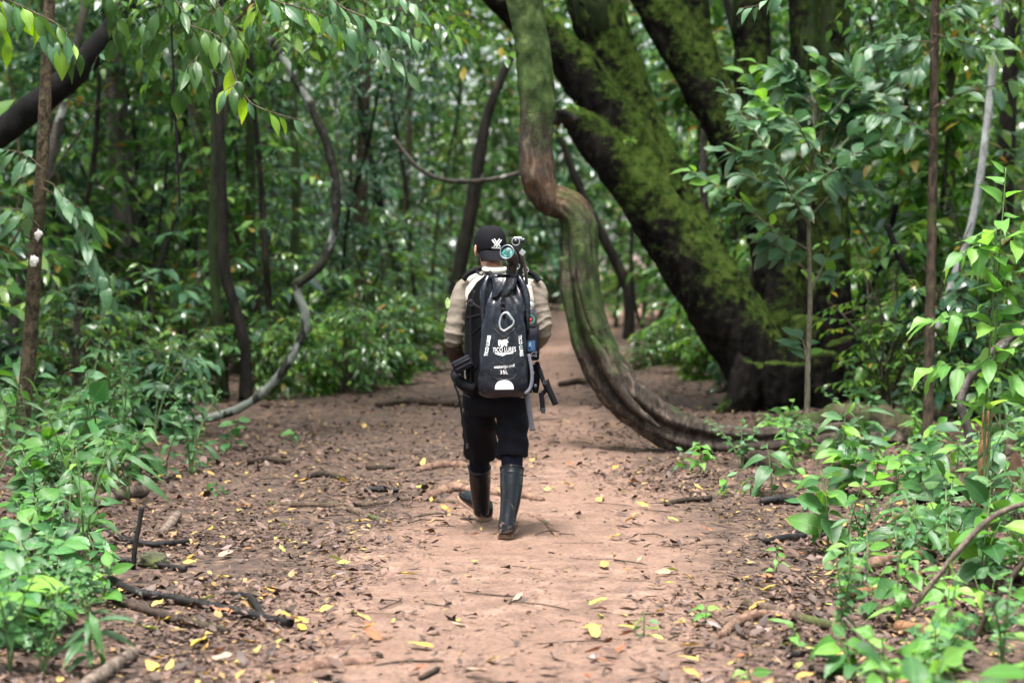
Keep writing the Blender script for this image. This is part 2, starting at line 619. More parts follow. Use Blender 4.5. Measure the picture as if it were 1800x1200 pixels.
def place_leaves(tpls, pos, dirs, ups, size, width=None, r=rng):
    """numpy copies of leaf templates; one joined array"""
    pos, dirs, ups = (np.asarray(a, float).reshape(-1, 3) for a in (pos, dirs, ups))
    n = len(pos)
    size = np.broadcast_to(np.asarray(size, float), (n,))
    y = dirs / (np.linalg.norm(dirs, axis=1)[:, None] + 1e-9)
    x = np.cross(y, ups); x /= np.linalg.norm(x, axis=1)[:, None] + 1e-9
    z = np.cross(x, y)
    M = np.stack([x, y, z], -1)
    pick = r.integers(0, len(tpls), n)
    V, Fs, U, b = [], [], [], 0
    for k, (tv, tf, tu) in enumerate(tpls):
        ix = np.where(pick == k)[0]
        if not len(ix):
            continue
        vv = np.einsum('nij,vj->nvi', M[ix], tv) * size[ix][:, None, None] + pos[ix][:, None, :]
        V.append(vv.reshape(-1, 3))
        Fs.append((tf[None] + (np.arange(len(ix)) * len(tv))[:, None, None] + b).reshape(-1, 4))
        U.append(np.tile(tu, (len(ix), 1)))
        b += len(ix) * len(tv)
    return np.vstack(V), np.vstack(Fs), np.vstack(U)

def unit(v):
    v = np.asarray(v, float)
    return v / (np.linalg.norm(v) + 1e-9)

def spray(o, d, length, n, size, r, sag=0.35, wood=0.006):
    """a leafy twig with two ranks of leaves; returns twig tube and leaf rows (pos, dir, up, size)"""
    d = unit(d)
    k = 6
    ts = np.linspace(0, 1, k)
    pts = np.array(o)[None] + d[None] * (ts * length)[:, None]
    pts[:, 2] -= sag * length * ts ** 2
    pts[1:] += r.normal(0, 0.03 * length, (k - 1, 3)) * ts[1:, None]
    L = []
    side = unit(np.cross(d, (0, 0, 1)))
    for i in range(n):
        t = 0.18 + 0.82 * (i + r.uniform(0, 0.7)) / n
        a = min(int(t * (k - 1)), k - 2)
        fr = min(t * (k - 1) - a, 1)
        p = pts[a] * (1 - fr) + pts[a + 1] * fr
        tan = unit(pts[a + 1] - pts[a])
        s = 1 if i % 2 else -1
        if i >= n - 1:
            ld = tan
        else:
            ld = unit(tan * r.uniform(0.35, 0.8) + side * s + np.array([0, 0, r.normal(-0.12, 0.2)]))
        up = unit(np.array([0, 0, 1]) + r.normal(0, 0.28, 3))
        L.append((p, ld, up, size * r.uniform(0.7, 1.15)))
    return tube_np(pts, np.linspace(wood, wood * 0.3, k), 6, 4, 0, 1, seed=0, cap=False), L

def make_shrub(r, height, nstem, nspray, nleaf, size, tpls, spread=0.5, low=0.25):
    wood, L = [], []
    for s in range(nstem):
        az = r.uniform(0, 6.283)
        lean = r.uniform(0.05, 1.0) * spread
        h = height * r.uniform(0.6, 1.05)
        p0 = np.array([math.cos(az), math.sin(az), 0]) * 0.08 * r.uniform(0, 1)
        pts = [p0 + np.array([math.cos(az) * lean * h * t ** 1.5, math.sin(az) * lean * h * t ** 1.5, h * t]) + (r.normal(0, 0.03, 3) * h if t else 0) for t in np.linspace(0, 1, 5)]
        pts[0][2] = -0.06
        wood.append(tube_np(pts, np.linspace(0.012, 0.004, 5) * (0.6 + height * 0.35), 12, 5, 0.02, 5, cap=False))
        S = spline(pts, 20)
        for q in range(nspray):
            t = low + (1 - low) * (q + r.uniform(0, 0.9)) / nspray
            o = S[min(int(t * 19), 19)]
            a2 = az + r.normal(0, 1.5)
            d = np.array([math.cos(a2), math.sin(a2), r.uniform(-0.05, 0.6)])
            w, l = spray(o, d, height * r.uniform(0.18, 0.4), nleaf, size, r)
            wood.append(w); L += l
    return wood, L

def finish_plant(name, wood, L, tpls, r):
    pos, dr, up, sz = (np.array([q[i] for q in L]) for i in range(4))
    v, f, u = place_leaves(tpls, pos, dr, up, sz, r=r)
    wv, wf = join_np(wood)
    return mesh_np(name + '_wood', wv, wf), mesh_np(name + '_foliage', v, f, u)

# far foliage templates: few faces
TP_OV = [leaf_tpl('ovate', 0.46, 3, 0.22, d, seed=i) for i, d in enumerate((0.1, 0.3, 0.5))]
TP_LA = [leaf_tpl('lance', 0.34, 3, 0.22, d, seed=i) for i, d in enumerate((0.15, 0.35, 0.6))]

M_BG = [leaf_mat('understory_leaf_mid', (0.015, 0.046, 0.015), (0.072, 0.175, 0.050), (0.18, 0.29, 0.08), 0.23, 0.32, odd=(0.20, 0.13, 0.03), odd_share=0.02),
        leaf_mat('understory_leaf_cool', (0.015, 0.046, 0.030), (0.062, 0.145, 0.090), (0.12, 0.23, 0.13), 0.19, 0.26),
        leaf_mat('understory_leaf_fresh', (0.024, 0.075, 0.016), (0.09, 0.205, 0.04), (0.20, 0.33, 0.07), 0.26, 0.36, odd=(0.28, 0.22, 0.04), odd_share=0.025)]
M_TWIG = bark_mat('twig_bark', (0.03, 0.024, 0.016), (0.10, 0.085, 0.06), 30, 0.4)
M_TRUNK_D = bark_mat('dark_bark', (0.006, 0.005, 0.004), (0.034, 0.027, 0.021), 10, 0.25, (0.03, 0.05, 0.012), 0.35, (0.32, 0.33, 0.30), 0.10)
M_TRUNK_G = bark_mat('grey_bark', (0.035, 0.03, 0.025), (0.14, 0.122, 0.105), 9, 0.3, (0.07, 0.10, 0.03), 0.15, (0.42, 0.43, 0.40), 0.35)
M_TRUNK_M = bark_mat('mossy_bark', (0.008, 0.007, 0.005), (0.04, 0.034, 0.024), 10, 0.25, (0.032, 0.055, 0.013), 1.0)
M_TRUNK_B = bark_mat('brown_bark', (0.02, 0.014, 0.009), (0.11, 0.08, 0.055), 22, 0.4, (0.05, 0.07, 0.015), 0.45, (0.42, 0.40, 0.36), 0.22)

CLASSES = {}
def classed(o, cat, phrase, tail, group, key):
    """things whose labels are told apart by an order; written at the end"""
    CLASSES.setdefault((cat, phrase, tail, group), []).append((key, o))

# ------------------------------------------------------------------ the great leaning tree
def px_limb(rows, D, dy=0.0):
    """rows (px, py, radius px) at depth D -> points and radii in metres"""
    k = D / F_PX
    return [W(a, b, D + dy) for a, b, _ in rows], [c * k for _, _, c in rows]

TREE_D = 21.1
tree_limbs = [
    ([(1350, 735, 62), (1335, 650, 60), (1282, 560, 64), (1220, 470, 58), (1165, 390, 52), (1108, 310, 47), (1055, 250, 38), (1015, 215, 25), (990, 200, 10)], -0.25),
    ([(845, -40, 30), (905, 12, 33), (975, 78, 38), (1030, 142, 41), (1085, 212, 42), (1125, 275, 42), (1170, 350, 40)], -0.12),
    ([(1030, -40, 45), (1060, 60, 47), (1093, 150, 48), (1130, 250, 50), (1170, 350, 54), (1222, 450, 58), (1285, 560, 62), (1340, 660, 60)], 0.05),
    ([(1130, -40, 38), (1165, 25, 42), (1215, 110, 43), (1260, 190, 43), (1297, 260, 43), (1328, 330, 43), (1357, 420, 46), (1372, 520, 48), (1372, 620, 55), (1368, 735, 66)], 0.2),
    ([(1215, -40, 27), (1224, 50, 30), (1245, 130, 32), (1285, 210, 30)], 0.25),
    ([(1318, -40, 33), (1320, 60, 35), (1325, 150, 37), (1340, 250, 40), (1368, 350, 42), (1395, 450, 42), (1408, 560, 44), (1412, 735, 55)], 0.45),
    ([(1413, -40, 27), (1416, 150, 28), (1422, 350, 28), (1430, 520, 28), (1440, 735, 40)], 0.55),
    ([(1470, -40, 27), (1466, 150, 28), (1462, 350, 29), (1462, 520, 32), (1472, 650, 38), (1485, 735, 48)], 0.45),
    # spreading roots
    ([(1330, 640, 40), (1305, 700, 34), (1270, 728, 16), (1240, 738, 6)], -0.5),
    ([(1380, 640, 40), (1375, 700, 32), (1372, 738, 16), (1365, 752, 6)], -0.75),
    ([(1440, 620, 34), (1448, 690, 30), (1456, 735, 18), (1460, 752, 6)], -0.6),
    ([(1478, 600, 30), (1500, 670, 26), (1535, 705, 14), (1575, 720, 6)], -0.1),
    ([(1420, 560, 26), (1410, 660, 26), (1412, 740, 22)], -0.5),
]
tb = MB()
for rows, dy in tree_limbs:
    p, rd = px_limb(rows, TREE_D, dy)
    S = spline(np.hstack([np.array([list(q) for q in p]), np.array(rd)[:, None]]), 40)
    tb.grid(tube_rows(S[:, :3], S[:, 3] * 0.94, 24), True, True)
me = remeshed(tb, 0.021, 4, 'trunk')
v, nrm = verts_of(me)
v += nrm * (0.06 * fbm(v * np.array([5.5, 5.5, 0.8]), 21, 3) + 0.03 * (0.5 - np.abs(fbm(v * np.array([13, 13, 3.0]), 23, 3)) * 2) + 0.014 * fbm(v * 26, 27, 2))[:, None]
set_verts(me, v)
gt = NT('giant_tree_bark')
vec = gt.coord('Object', (1, 1, 0.22))
n1 = gt.noise(vec, 8, 6, 0.62, 0.6)
fine = gt.noise(gt.coord('Object'), 60, 4)
c = gt.ramp(n1, [(0.36, (0.002, 0.0018, 0.0017)), (0.66, (0.016, 0.013, 0.011))])
geo = gt.n('NewGeometry')
sn = gt.n('SeparateXYZ'); gt.l(geo.outputs['Normal'], sn.inputs[0])
tc = gt.n('SeparateXYZ'); gt.l(gt.coord('Object'), tc.inputs[0])
hgt = gt.ramp(gt.math('MULTIPLY', tc.outputs['Z'], 0.2), [(0.06, (0, 0, 0)), (0.30, (1, 1, 1))])   # moss thins out near the trodden ground
q = gt.math('ADD', gt.noise(gt.coord('Object'), 1.6, 6, 0.62), gt.math('MULTIPLY', sn.outputs['Z'], 0.40))
q = gt.math('ADD', q, gt.math('MULTIPLY', gt.math('SUBTRACT', fine, 0.5), 0.45))
q = gt.math('ADD', q, gt.math('MULTIPLY', gt.math('SUBTRACT', hgt, 1.0), 0.28))
fac = gt.ramp(q, [(0.42, (0, 0, 0)), (0.60, (1, 1, 1))])
mc = gt.ramp(gt.noise(gt.coord('Object'), 11, 8, 0.72), [(0.34, (0.012, 0.020, 0.003)), (0.5, (0.040, 0.070, 0.010)), (0.66, (0.082, 0.112, 0.022))])
c = gt.mix(fac, c, mc)
gt.base(c, 0.95, 0.1)
gt.bump(gt.math('ADD', gt.math('ADD', n1, gt.math('MULTIPLY', fine, 0.4)), gt.math('MULTIPLY', fac, gt.noise(gt.coord('Object'), 120, 3))), 0.8, 0.03)
M_GIANT = gt.m
tree = tag(empty('leaning_tree', G(1400, 725)), 'huge many-stemmed leaning tree with mossy stems and black buttressed base', 'tree')
def under(o, parent):
    """parent without moving (parents here are never rotated)"""
    o.parent = parent
    o.location = Vector(o.location) - parent.location
    return o
under(obj('trunk', me, M_GIANT), tree)
# burl and torn wood on the stub, two tiny epiphytes on the bark
sv, sf = tube_np([W(1012, 214, TREE_D - .30), W(992, 203, TREE_D - .32), W(980, 197, TREE_D - .33), W(976, 193, TREE_D - .33)], [0.09, 0.075, 0.05, 0.01], 30, 16, 0.5, 14, lambda th, s: 1 + 0.5 * np.cos(3 * th + 2) * (s > 0.5), seed=4)
under(obj('broken_stub', mesh_np('broken_stub', sv, sf), M_TRUNK_D), tree)
for px, py in ((1108, 247), (1006, 188)):
    pos = [W(px, py, TREE_D - 0.62)] * 6
    dr = [(math.cos(a), -0.4, 0.4 * math.sin(a * 2) + 0.3) for a in np.linspace(0, 5.2, 6)]
    ev, ef, eu = place_leaves(TP_OV, pos, dr, [(0, -0.5, 0.8)] * 6, 0.075)
    under(obj('epiphyte', mesh_np('epiphyte', ev, ef, eu), M_BG[2]), tree)
# crown of the great tree, high above the frame
crown_wood, crown_L = [], []
r9 = np.random.default_rng(90)
for rows, dy in tree_limbs[1:8]:
    a, b = W(rows[0][0], rows[0][1], TREE_D + dy), W(rows[1][0], rows[1][1], TREE_D + dy)
    d = (a - b).normalized()
    tip = a + d * 3.0 + Vector((0, 0, 2.2))
    crown_wood.append(tube_np([b, a, a + d * 1.6 + Vector((0, 0, .6)), tip], [rows[0][2] * TREE_D / F_PX * s for s in (1, 0.95, 0.7, 0.25)], 16, 10, 0.05))
    for k in range(16):
        o = np.array(a.lerp(tip, r9.uniform(0.35, 1.1))) + r9.normal(0, 0.5, 3)
        az = r9.uniform(0, 6.283)
        w, l = spray(o, (math.cos(az), math.sin(az), r9.uniform(-0.1, 0.5)), r9.uniform(1.0, 2.4), 14, 0.24, r9, 0.2, 0.02)
        crown_wood.append(w); crown_L += l
cw, cf = finish_plant('great_crown', crown_wood, crown_L, TP_OV, r9)
under(obj('branch', cw, M_TRUNK_M), tree)
under(obj('crown', cf, M_BG[0]), tree)

# ------------------------------------------------------------------ the twisted liana in front of it
LI_D = 16.75
lt = NT('liana_bark')
vec = lt.coord('Object', (1, 1, 1))
at = lt.n('Attribute', attribute_name='mask')       # position round the stem: ridges run along it
n1 = lt.noise(lt.coord('Object', (1, 1, 0.35)), 16, 6, 0.65, 0.8)
n2 = lt.noise(vec, 2.6, 6, 0.65)
fine = lt.noise(vec, 70, 4)
wood = lt.ramp(n1, [(0.3, (0.010, 0.008, 0.007)), (0.52, (0.048, 0.037, 0.030)), (0.74, (0.16, 0.125, 0.10))])
sz = lt.n('SeparateXYZ'); lt.l(vec, sz.inputs[0])
geo = lt.n('NewGeometry'); sn = lt.n('SeparateXYZ'); lt.l(geo.outputs['Normal'], sn.inputs[0])
zz = lt.math('MULTIPLY', sz.outputs['Z'], 0.25)
zone = lt.ramp(zz, [(0.0, (0.0,) * 3), (0.14, (0.10,) * 3), (0.22, (0.74,) * 3), (0.45, (0.68,) * 3), (0.492, (0.10,) * 3), (0.55, (0.02,) * 3), (0.62, (0.40,) * 3), (0.70, (1.0,) * 3), (1.0, (1.0,) * 3)])
q = lt.math('ADD', lt.math('ADD', n2, lt.math('MULTIPLY', zone, 0.42)), lt.math('MULTIPLY', sn.outputs['Z'], 0.10))
q = lt.math('ADD', q, lt.math('MULTIPLY', lt.math('SUBTRACT', fine, 0.5), 0.4))
fac = lt.ramp(q, [(0.64, (0,) * 3), (0.84, (1,) * 3)])
mossc = lt.ramp(lt.noise(vec, 9, 5), [(0.3, (0.012, 0.024, 0.007)), (0.52, (0.040, 0.066, 0.019)), (0.75, (0.10, 0.135, 0.045))])
bare = lt.ramp(zz, [(0.46, (0,) * 3), (0.50, (1,) * 3), (0.555, (1,) * 3), (0.60, (0,) * 3)])    # freshly worn cinnamon wood at the knee
bare = lt.math('MULTIPLY', bare, lt.ramp(n2, [(0.40, (0,) * 3), (0.55, (1,) * 3)]))
c = lt.mix(lt.math('MULTIPLY', bare, 0.6), wood, lt.mix(n1, (0.035, 0.018, 0.010), (0.16, 0.09, 0.045)))
c = lt.mix(fac, c, mossc)
lt.base(c, 0.9, 0.15)
lt.bump(lt.math('ADD', lt.math('ADD', n1, lt.math('MULTIPLY', fine, 0.4)), lt.math('MULTIPLY', fac, 0.4)), 0.8, 0.02)
M_LIANA = lt.m
def fl_low(th, s):
    a = th + 2.0 * s
    return 0.93 + 0.15 * np.cos(3 * a + 0.4) - 0.22 * np.abs(np.sin(2.0 * a + 1 + 1.6 * s)) ** 10 + 0.06 * np.cos(7 * a + 3 * s) + 0.035 * np.cos(13 * a - 2 * s)
def fl_up(th, s):
    return 1 + 0.09 * np.cos(2 * th + 3 * s) + 0.05 * np.cos(5 * th - 2 * s)
low_rows = [(946, 300, 12), (955, 330, 19), (975, 350, 25), (1003, 366, 30), (1020, 402, 33), (1021, 450, 34), (1022, 500, 37), (1032, 555, 38), (1050, 612, 39), (1083, 668, 40), (1128, 715, 39), (1180, 750, 37), (1245, 770, 31), (1320, 777, 27), (1400, 775, 26), (1480, 768, 24), (1560, 768, 16), (1610, 775, 6)]
up_rows = [(912, -60, 30), (921, 0, 29), (932, 60, 29), (940, 120, 30), (944, 180, 30), (943, 240, 30), (944, 295, 31), (952, 332, 30), (965, 356, 25), (982, 372, 15), (996, 380, 6)]
liana = tag(empty('twisted_liana', G(1250, 792)), 'thick twisted liana trunk curving down to the ground beside the hiker', 'liana')
p, rd = px_limb(low_rows, LI_D, 0.0)
p = [q + Vector((0, 0.04 * max(0, 1 - i / 3), 0)) for i, q in enumerate(p)]
lv, lf = tube_np(p, rd, 300, 84, 0.09, 7, fl_low, 31)
lb = MB().add(lv, lf)
p, rd = px_limb(up_rows, LI_D, -0.02)
lv, lf = tube_np(p, rd, 170, 56, 0.10, 7, fl_up, 33)
lb.add(lv, lf)
lme = remeshed(lb, 0.0105, 2, 'stem')
lvv, lnn = verts_of(lme)
set_verts(lme, lvv + lnn * (0.010 * fbm(lvv * np.array([22, 22, 6]), 35, 3))[:, None])
under(obj('stem', lme, M_LIANA), liana)
# pale splintered ridges standing out of the lower stem
for rows in ([(996, 470, 5), (992, 452, 9), (996, 500, 9), (1006, 570, 7), (1020, 630, 3)], [(1024, 434, 4), (1021, 428, 8), (1022, 470, 9), (1034, 545, 8), (1052, 600, 4)], [(1040, 590, 3), (1052, 610, 8), (1075, 660, 9), (1112, 712, 8), (1160, 752, 3)]):
    p, rd = px_limb(rows, LI_D, -0.17)
    a, b = tube_np(p, rd, 50, 12, 0.2, 14, None, 41)
    under(obj('ridge', mesh_np('ridge', a, b), M_LIANA), liana)
# mossy root mound where it enters the bushes
rv, rf = tube_np([W(1290, 765, 17.4), W(1400, 752, 17.2), W(1480, 742, 17.1), W(1560, 748, 17.0), W(1640, 772, 16.9), W(1700, 800, 16.8)], [0.04, 0.09, 0.13, 0.12, 0.09, 0.04], 90, 28, 0.55, 5, None, 44)
tag(obj('mossy_log', mesh_np('mossy_log', rv, rf), bark_mat('mossy_log', (0.03, 0.022, 0.016), (0.11, 0.08, 0.055), 12, 0.6, (0.05, 0.075, 0.018), 0.45, moss_up=0.15)), 'low moss covered log lying behind the bushes right of the liana', 'log')

# ------------------------------------------------------------------ single trunks one can tell apart
def limb_thing(name, rows, D, mat, label, cat, n=60, k=14, rough=0.08, freq=8, seed=0, dys=None, group=None, flutes=None, bumps=0.0):
    kx = D / F_PX
    pts = [W(a, b, D + (dys[i] if dys else 0)) for i, (a, b, _) in enumerate(rows)]
    rad = [c * kx for _, _, c in rows]
    v, f = tube_np(pts, rad, n, k, rough, freq, flutes, seed, bumps)
    base = min(pts, key=lambda q: q.z)
    e = empty(name, base)
    tag(e, label, cat, group)
    t = obj('trunk', mesh_np('trunk', v - np.array(base)[None], f), mat, e)
    return e

M_LICHEN = bark_mat('lichen_bark', (0.008, 0.0075, 0.006), (0.05, 0.045, 0.038), 24, 0.5, (0.04, 0.055, 0.02), 0.3, (0.24, 0.26, 0.225), 0.95, 0.8, 0.5)
M_SPOT = bark_mat('spotted_bark', (0.020, 0.015, 0.009), (0.15, 0.115, 0.07), 30, 0.7, (0.07, 0.085, 0.018), 0.45, (0.34, 0.30, 0.22), 0.12, 0.9, 0.9)
M_BLACK = bark_mat('black_bark', (0.002, 0.002, 0.002), (0.013, 0.011, 0.010), 14, 0.3)
M_PALE = bark_mat('pale_bark', (0.26, 0.25, 0.24), (0.52, 0.52, 0.52), 16, 0.4, None, 0, (0.7, 0.7, 0.68), 0.3)

SAP = limb_thing('sapling', [(92, -60, 10), (84, 60, 10), (80, 160, 11), (73, 300, 11.5), (62, 450, 12), (53, 600, 13), (42, 720, 14), (36, 830, 16)], 15.2, M_SPOT, 'slim spotted sapling trunk standing in the undergrowth at the left edge', 'tree', 120, 14, 0.10, 14, 51)
for (px, py, s) in ((67, 412, 0.03), (60, 458, 0.034)):
    b = bmesh.new(); bmesh.ops.create_icosphere(b, subdivisions=3, radius=s)
    for vv in b.verts:
        vv.co = Vector((vv.co.x * 0.9, vv.co.y * 0.35, vv.co.z * 1.2)) * (1 + 0.5 * float(vn3(np.array(vv.co) * 70, 3)))
        vv.co += W(px, py, 15.2 - 0.045) - SAP.location
    m = bpy.data.meshes.new('white_fungus'); b.to_mesh(m); b.free()
    m.polygons.foreach_set('use_smooth', [True] * len(m.polygons))
    obj('white_fungus', m, plain_mat('white_fungus', (0.72, 0.69, 0.64), 0.9, 0.2), SAP)
limb_thing('leaning_dark_tree', [(-60, 275, 22), (0, 235, 23), (70, 180, 24), (130, 130, 23), (180, 75, 22), (225, 10, 21), (260, -60, 20)], 18.0, M_BLACK, 'dark leaning trunk crossing behind the spotted sapling, top corner', 'tree', 60, 18, 0.12, 6, 52)
limb_thing('slim_tree', [(384, -60, 9), (384, 60, 9), (383, 160, 9), (388, 280, 9), (392, 380, 9), (396, 480, 10), (416, 550, 10), (430, 610, 10), (432, 660, 11), (432, 703, 13)], 22.5, M_TRUNK_D, 'dark mossy slim trunk with a bend near its foot, of a close pair', 'tree', 80, 12, 0.06, 6, 53)
limb_thing('slim_tree', [(376, 150, 7), (378, 280, 8), (376, 400, 9), (378, 500, 9.5), (384, 560, 10), (390, 640, 11), (391, 700, 13)], 22.8, M_TRUNK_M, 'straight mossy slim trunk standing just behind the bent one', 'tree', 60, 12, 0.06, 6, 54)
limb_thing('curved_vine', [(440, -40, 7), (452, 22, 7.6), (480, 75, 7.6), (515, 130, 8), (545, 185, 8.4), (572, 245, 8.4), (588, 310, 8), (591, 365, 7.6), (584, 420, 7.6), (566, 462, 8), (540, 487, 8), (523, 500, 9), (526, 522, 8), (536, 550, 8.4), (535, 580, 7.6), (512, 628, 7.6), (484, 668, 7.6), (450, 700, 7.6), (405, 724, 7.6), (360, 735, 7.6), (318, 740, 6)], 19.6, M_LICHEN, 'crooked vine patched with pale lichen, sweeping down to the left trail edge', 'vine', 260, 14, 0.22, 14, 55, bumps=0.12)
limb_thing('spotted_tree', [(1645, -60, 8), (1643, 60, 8), (1641, 200, 8), (1638, 400, 8.5), (1635, 560, 9), (1632, 690, 9), (1631, 790, 11)], 16.6, M_TRUNK_B, 'straight thin mottled trunk rising through the bushes right of the great tree', 'tree', 120, 12, 0.10, 14, 56)
limb_thing('pale_trunk', [(1758, -60, 7), (1750, 60, 7), (1740, 170, 7), (1726, 290, 7), (1706, 400, 7), (1680, 480, 7), (1655, 555, 7), (1640, 610, 8), (1632, 720, 9)], 20.5, M_PALE, 'thin whitish trunk leaning behind the mottled one', 'tree', 80, 10, 0.08, 10, 57)
limb_thing('grey_trunk', [(196, -60, 17), (200, 60, 18), (205, 160, 18), (210, 240, 20), (218, 330, 22), (222, 430, 22), (226, 560, 23), (228, 650, 26)], 28.5, M_TRUNK_G, 'stout pale grey trunk far back among the left-hand trees', 'tree', 60, 14, 0.08, 4, 58)
limb_thing('crooked_trunk', [(905, 90, 6), (880, 140, 8), (858, 200, 9), (845, 260, 11), (835, 330, 12), (822, 400, 12), (808, 470, 13), (800, 560, 14), (796, 626, 16)], 31.5, M_TRUNK_D, 'dark leaning trunk behind the head of the hiker', 'tree', 60, 12, 0.06, 5, 59)
limb_thing('arched_trunk', [(985, 240, 5), (1010, 310, 7), (1045, 385, 8), (1062, 420, 9), (1085, 465, 10), (1102, 505, 10), (1106, 545, 9.5), (1105, 596, 11)], 37.0, M_TRUNK_D, 'brown arched trunk seen through the gap between liana and tree', 'tree', 60, 12, 0.06, 5, 60)
limb_thing('thin_vine', [(1112, 380, 3), (1110, 450, 3), (1114, 520, 3), (1124, 565, 3), (1140, 596, 3)], 36.6, M_BLACK, 'thin dark vine curving beside the arched trunk in the gap', 'vine', 40, 8, 0.05, 6, 61)
limb_thing('leaning_stick', [(1195, 440, 3.5), (1180, 500, 4), (1165, 545, 5), (1152, 578, 5)], 41.0, M_TRUNK_D, 'short dark stem leaning over the far trail bend', 'tree', 30, 8, 0.05, 6, 62)
limb_thing('hanging_vine', [(298, -40, 2.0), (303, 90, 2), (308, 200, 2.2), (313, 290, 2.2), (316, 362, 1.6)], 15.5, M_BLACK, 'thin dark vine hanging straight down beside the mossy pair', 'vine', 40, 6, 0.1, 10, 63)
limb_thing('looping_vine', [(690, 240, 3), (735, 295, 4), (780, 316, 4), (840, 318, 4), (905, 306, 4), (960, 280, 3)], 24.0, M_TRUNK_G, 'grey vine looping in a shallow sag towards the liana', 'vine', 40, 8, 0.08, 8, 64)
limb_thing('dark_branch', [(1385, 640, 4), (1500, 560, 6), (1530, 500, 7), (1560, 440, 6), (1575, 360, 5)], 22.5, M_BLACK, 'dark stem leaning in the thicket right of the great tree', 'branch', 40, 8, 0.1, 8, 65)
limb_thing('dark_branch', [(1560, 395, 5), (1580, 450, 6), (1612, 505, 6), (1640, 545, 5)], 19.5, M_BLACK, 'bent dark branch behind the mottled trunk', 'branch', 40, 8, 0.1, 8, 66)
limb_thing('dark_edge_tree', [(1785, -60, 14), (1778, 80, 14), (1772, 200, 15), (1768, 340, 15), (1764, 480, 16), (1760, 600, 18), (1758, 690, 22)], 23.5, M_TRUNK_D, 'dark upright trunk at the far right edge', 'tree', 60, 12, 0.08, 6, 67)
limb_thing('fallen_pole', [(1830, 545, 7), (1780, 590, 7.5), (1722, 640, 8), (1690, 700, 8), (1702, 760, 8), (1708, 820, 9)], 14.2, M_TRUNK_G, 'grey crooked pole standing behind the bright sapling', 'branch', 50, 10, 0.08, 10, 68)
# ------------------------------------------------------------------ forest behind: shrubs, understory trees, tall trees
SHRUBS, TREES, TALL = [], [], []
for i in range(11):
    r = np.random.default_rng(200 + i)
    h = [0.9, 1.2, 1.6, 2.0, 2.4, 1.3, 1.8, 2.6, 1.0, 1.7, 2.3][i]
    tp = TP_OV if i % 3 else TP_LA
    lsz = [0.12, 0.15, 0.10, 0.20, 0.17, 0.13, 0.24, 0.15, 0.18, 0.42, 0.36][i]
    w, L = make_shrub(r, h, int(5 + h * 2) if i < 9 else 5, 6 if i < 9 else 3, 9 if lsz > 0.12 else 13, lsz, tp, 0.55, 0.12) if i < 9 else make_shrub(r, h, 5, 3, 4, lsz, tp, 0.5, 0.3)
    SHRUBS.append((h, *finish_plant('shrub', w, L, tp, r)))
for i in range(7):
    r = np.random.default_rng(300 + i)
    h = r.uniform(5.0, 7.5)
    tp = TP_OV if i % 2 else TP_LA
    lean = r.normal(0, 0.10, 2)
    T = [(lean[0] * h * t ** 1.4 + r.normal(0, 0.05), lean[1] * h * t ** 1.4 + r.normal(0, 0.05), h * t - (0.1 if t == 0 else 0)) for t in np.linspace(0, 1, 7)]
    tv, tf = tube_np(T, np.linspace(0.036, 0.010, 7) * r.uniform(0.7, 1.3), 40, 8, 0.06, 6, None, i)
    S = spline(T, 50)
    w, L = [], []
    for k in range(95):
        t = 0.08 + 0.92 * (k + r.uniform()) / 95
        az = r.uniform(0, 6.283)
        a, l = spray(S[int(t * 49)], (math.cos(az), math.sin(az), r.uniform(-0.1, 0.55)), r.uniform(0.5, 1.35) * (1.1 - 0.4 * t), 13, [0.11, 0.15, 0.20, 0.26, 0.13, 0.17, 0.22][i] * r.uniform(0.85, 1.15), r, 0.35, 0.006)
        w.append(a); L += l
    bw, bf = finish_plant('understory', w, L, tp, r)
    TREES.append((mesh_np('trunk', tv, tf), bw, bf))
for i in range(5):
    r = np.random.default_rng(400 + i)
    h = r.uniform(13, 17)
    T = [(r.normal(0, 0.12) * (t > 0), r.normal(0, 0.12) * (t > 0), h * t - (0.15 if t == 0 else 0)) for t in np.linspace(0, 1, 6)]
    rad = np.linspace(1, 0.35, 6) * r.uniform(0.07, 0.14); rad[0] *= 1.35
    tv, tf = tube_np(T, rad, 60, 14, 0.07, 3, None, i)
    S = spline(T, 50)
    w, L = [], []
    for k in range(120):
        t = r.uniform(0.52, 1.0)
        az = r.uniform(0, 6.283)
        reach = r.uniform(0.3, 3.2)
        o = S[int(t * 49)] + np.array([math.cos(az), math.sin(az), 0.25]) * reach
        a, l = spray(o, (math.cos(az), math.sin(az), r.uniform(-0.1, 0.4)), r.uniform(1.0, 1.9), 12, 0.30, r, 0.25, 0.02)
        w.append(a); L += l
    for k in range(14):
        az = k * 2.4
        o = S[int((0.55 + 0.4 * k / 14) * 49)]
        w.append(tube_np([o, o + np.array([math.cos(az) * 1.4, math.sin(az) * 1.4, 0.6]), o + np.array([math.cos(az) * 3.2, math.sin(az) * 3.2, 0.8])], [0.05, 0.035, 0.012], 10, 6, 0.05))
    bw, bf = finish_plant('tall', w, L, TP_OV, r)
    TALL.append((mesh_np('trunk', tv, tf), bw, bf))

def matted(mesh, mat, cache={}):
    """a shared copy of the mesh data for each material"""
    k = (mesh.name, mat.name)
    if k not in cache:
        m = mesh if not mesh.materials else mesh.copy()
        m.materials.clear(); m.materials.append(mat)
        cache[k] = m
    return cache[k]

def put(name, loc, rz, sc, parts):
    e = empty(name, loc, rz)
    e.scale = (sc, sc, sc)
    for nm, me, mt in parts:
        o = bpy.data.objects.new(nm, matted(me, mt))
        COL.objects.link(o)
        o.parent = e
    return e

def on_ground(x, y):
    return Vector((x, y, float(gz(x, y))))

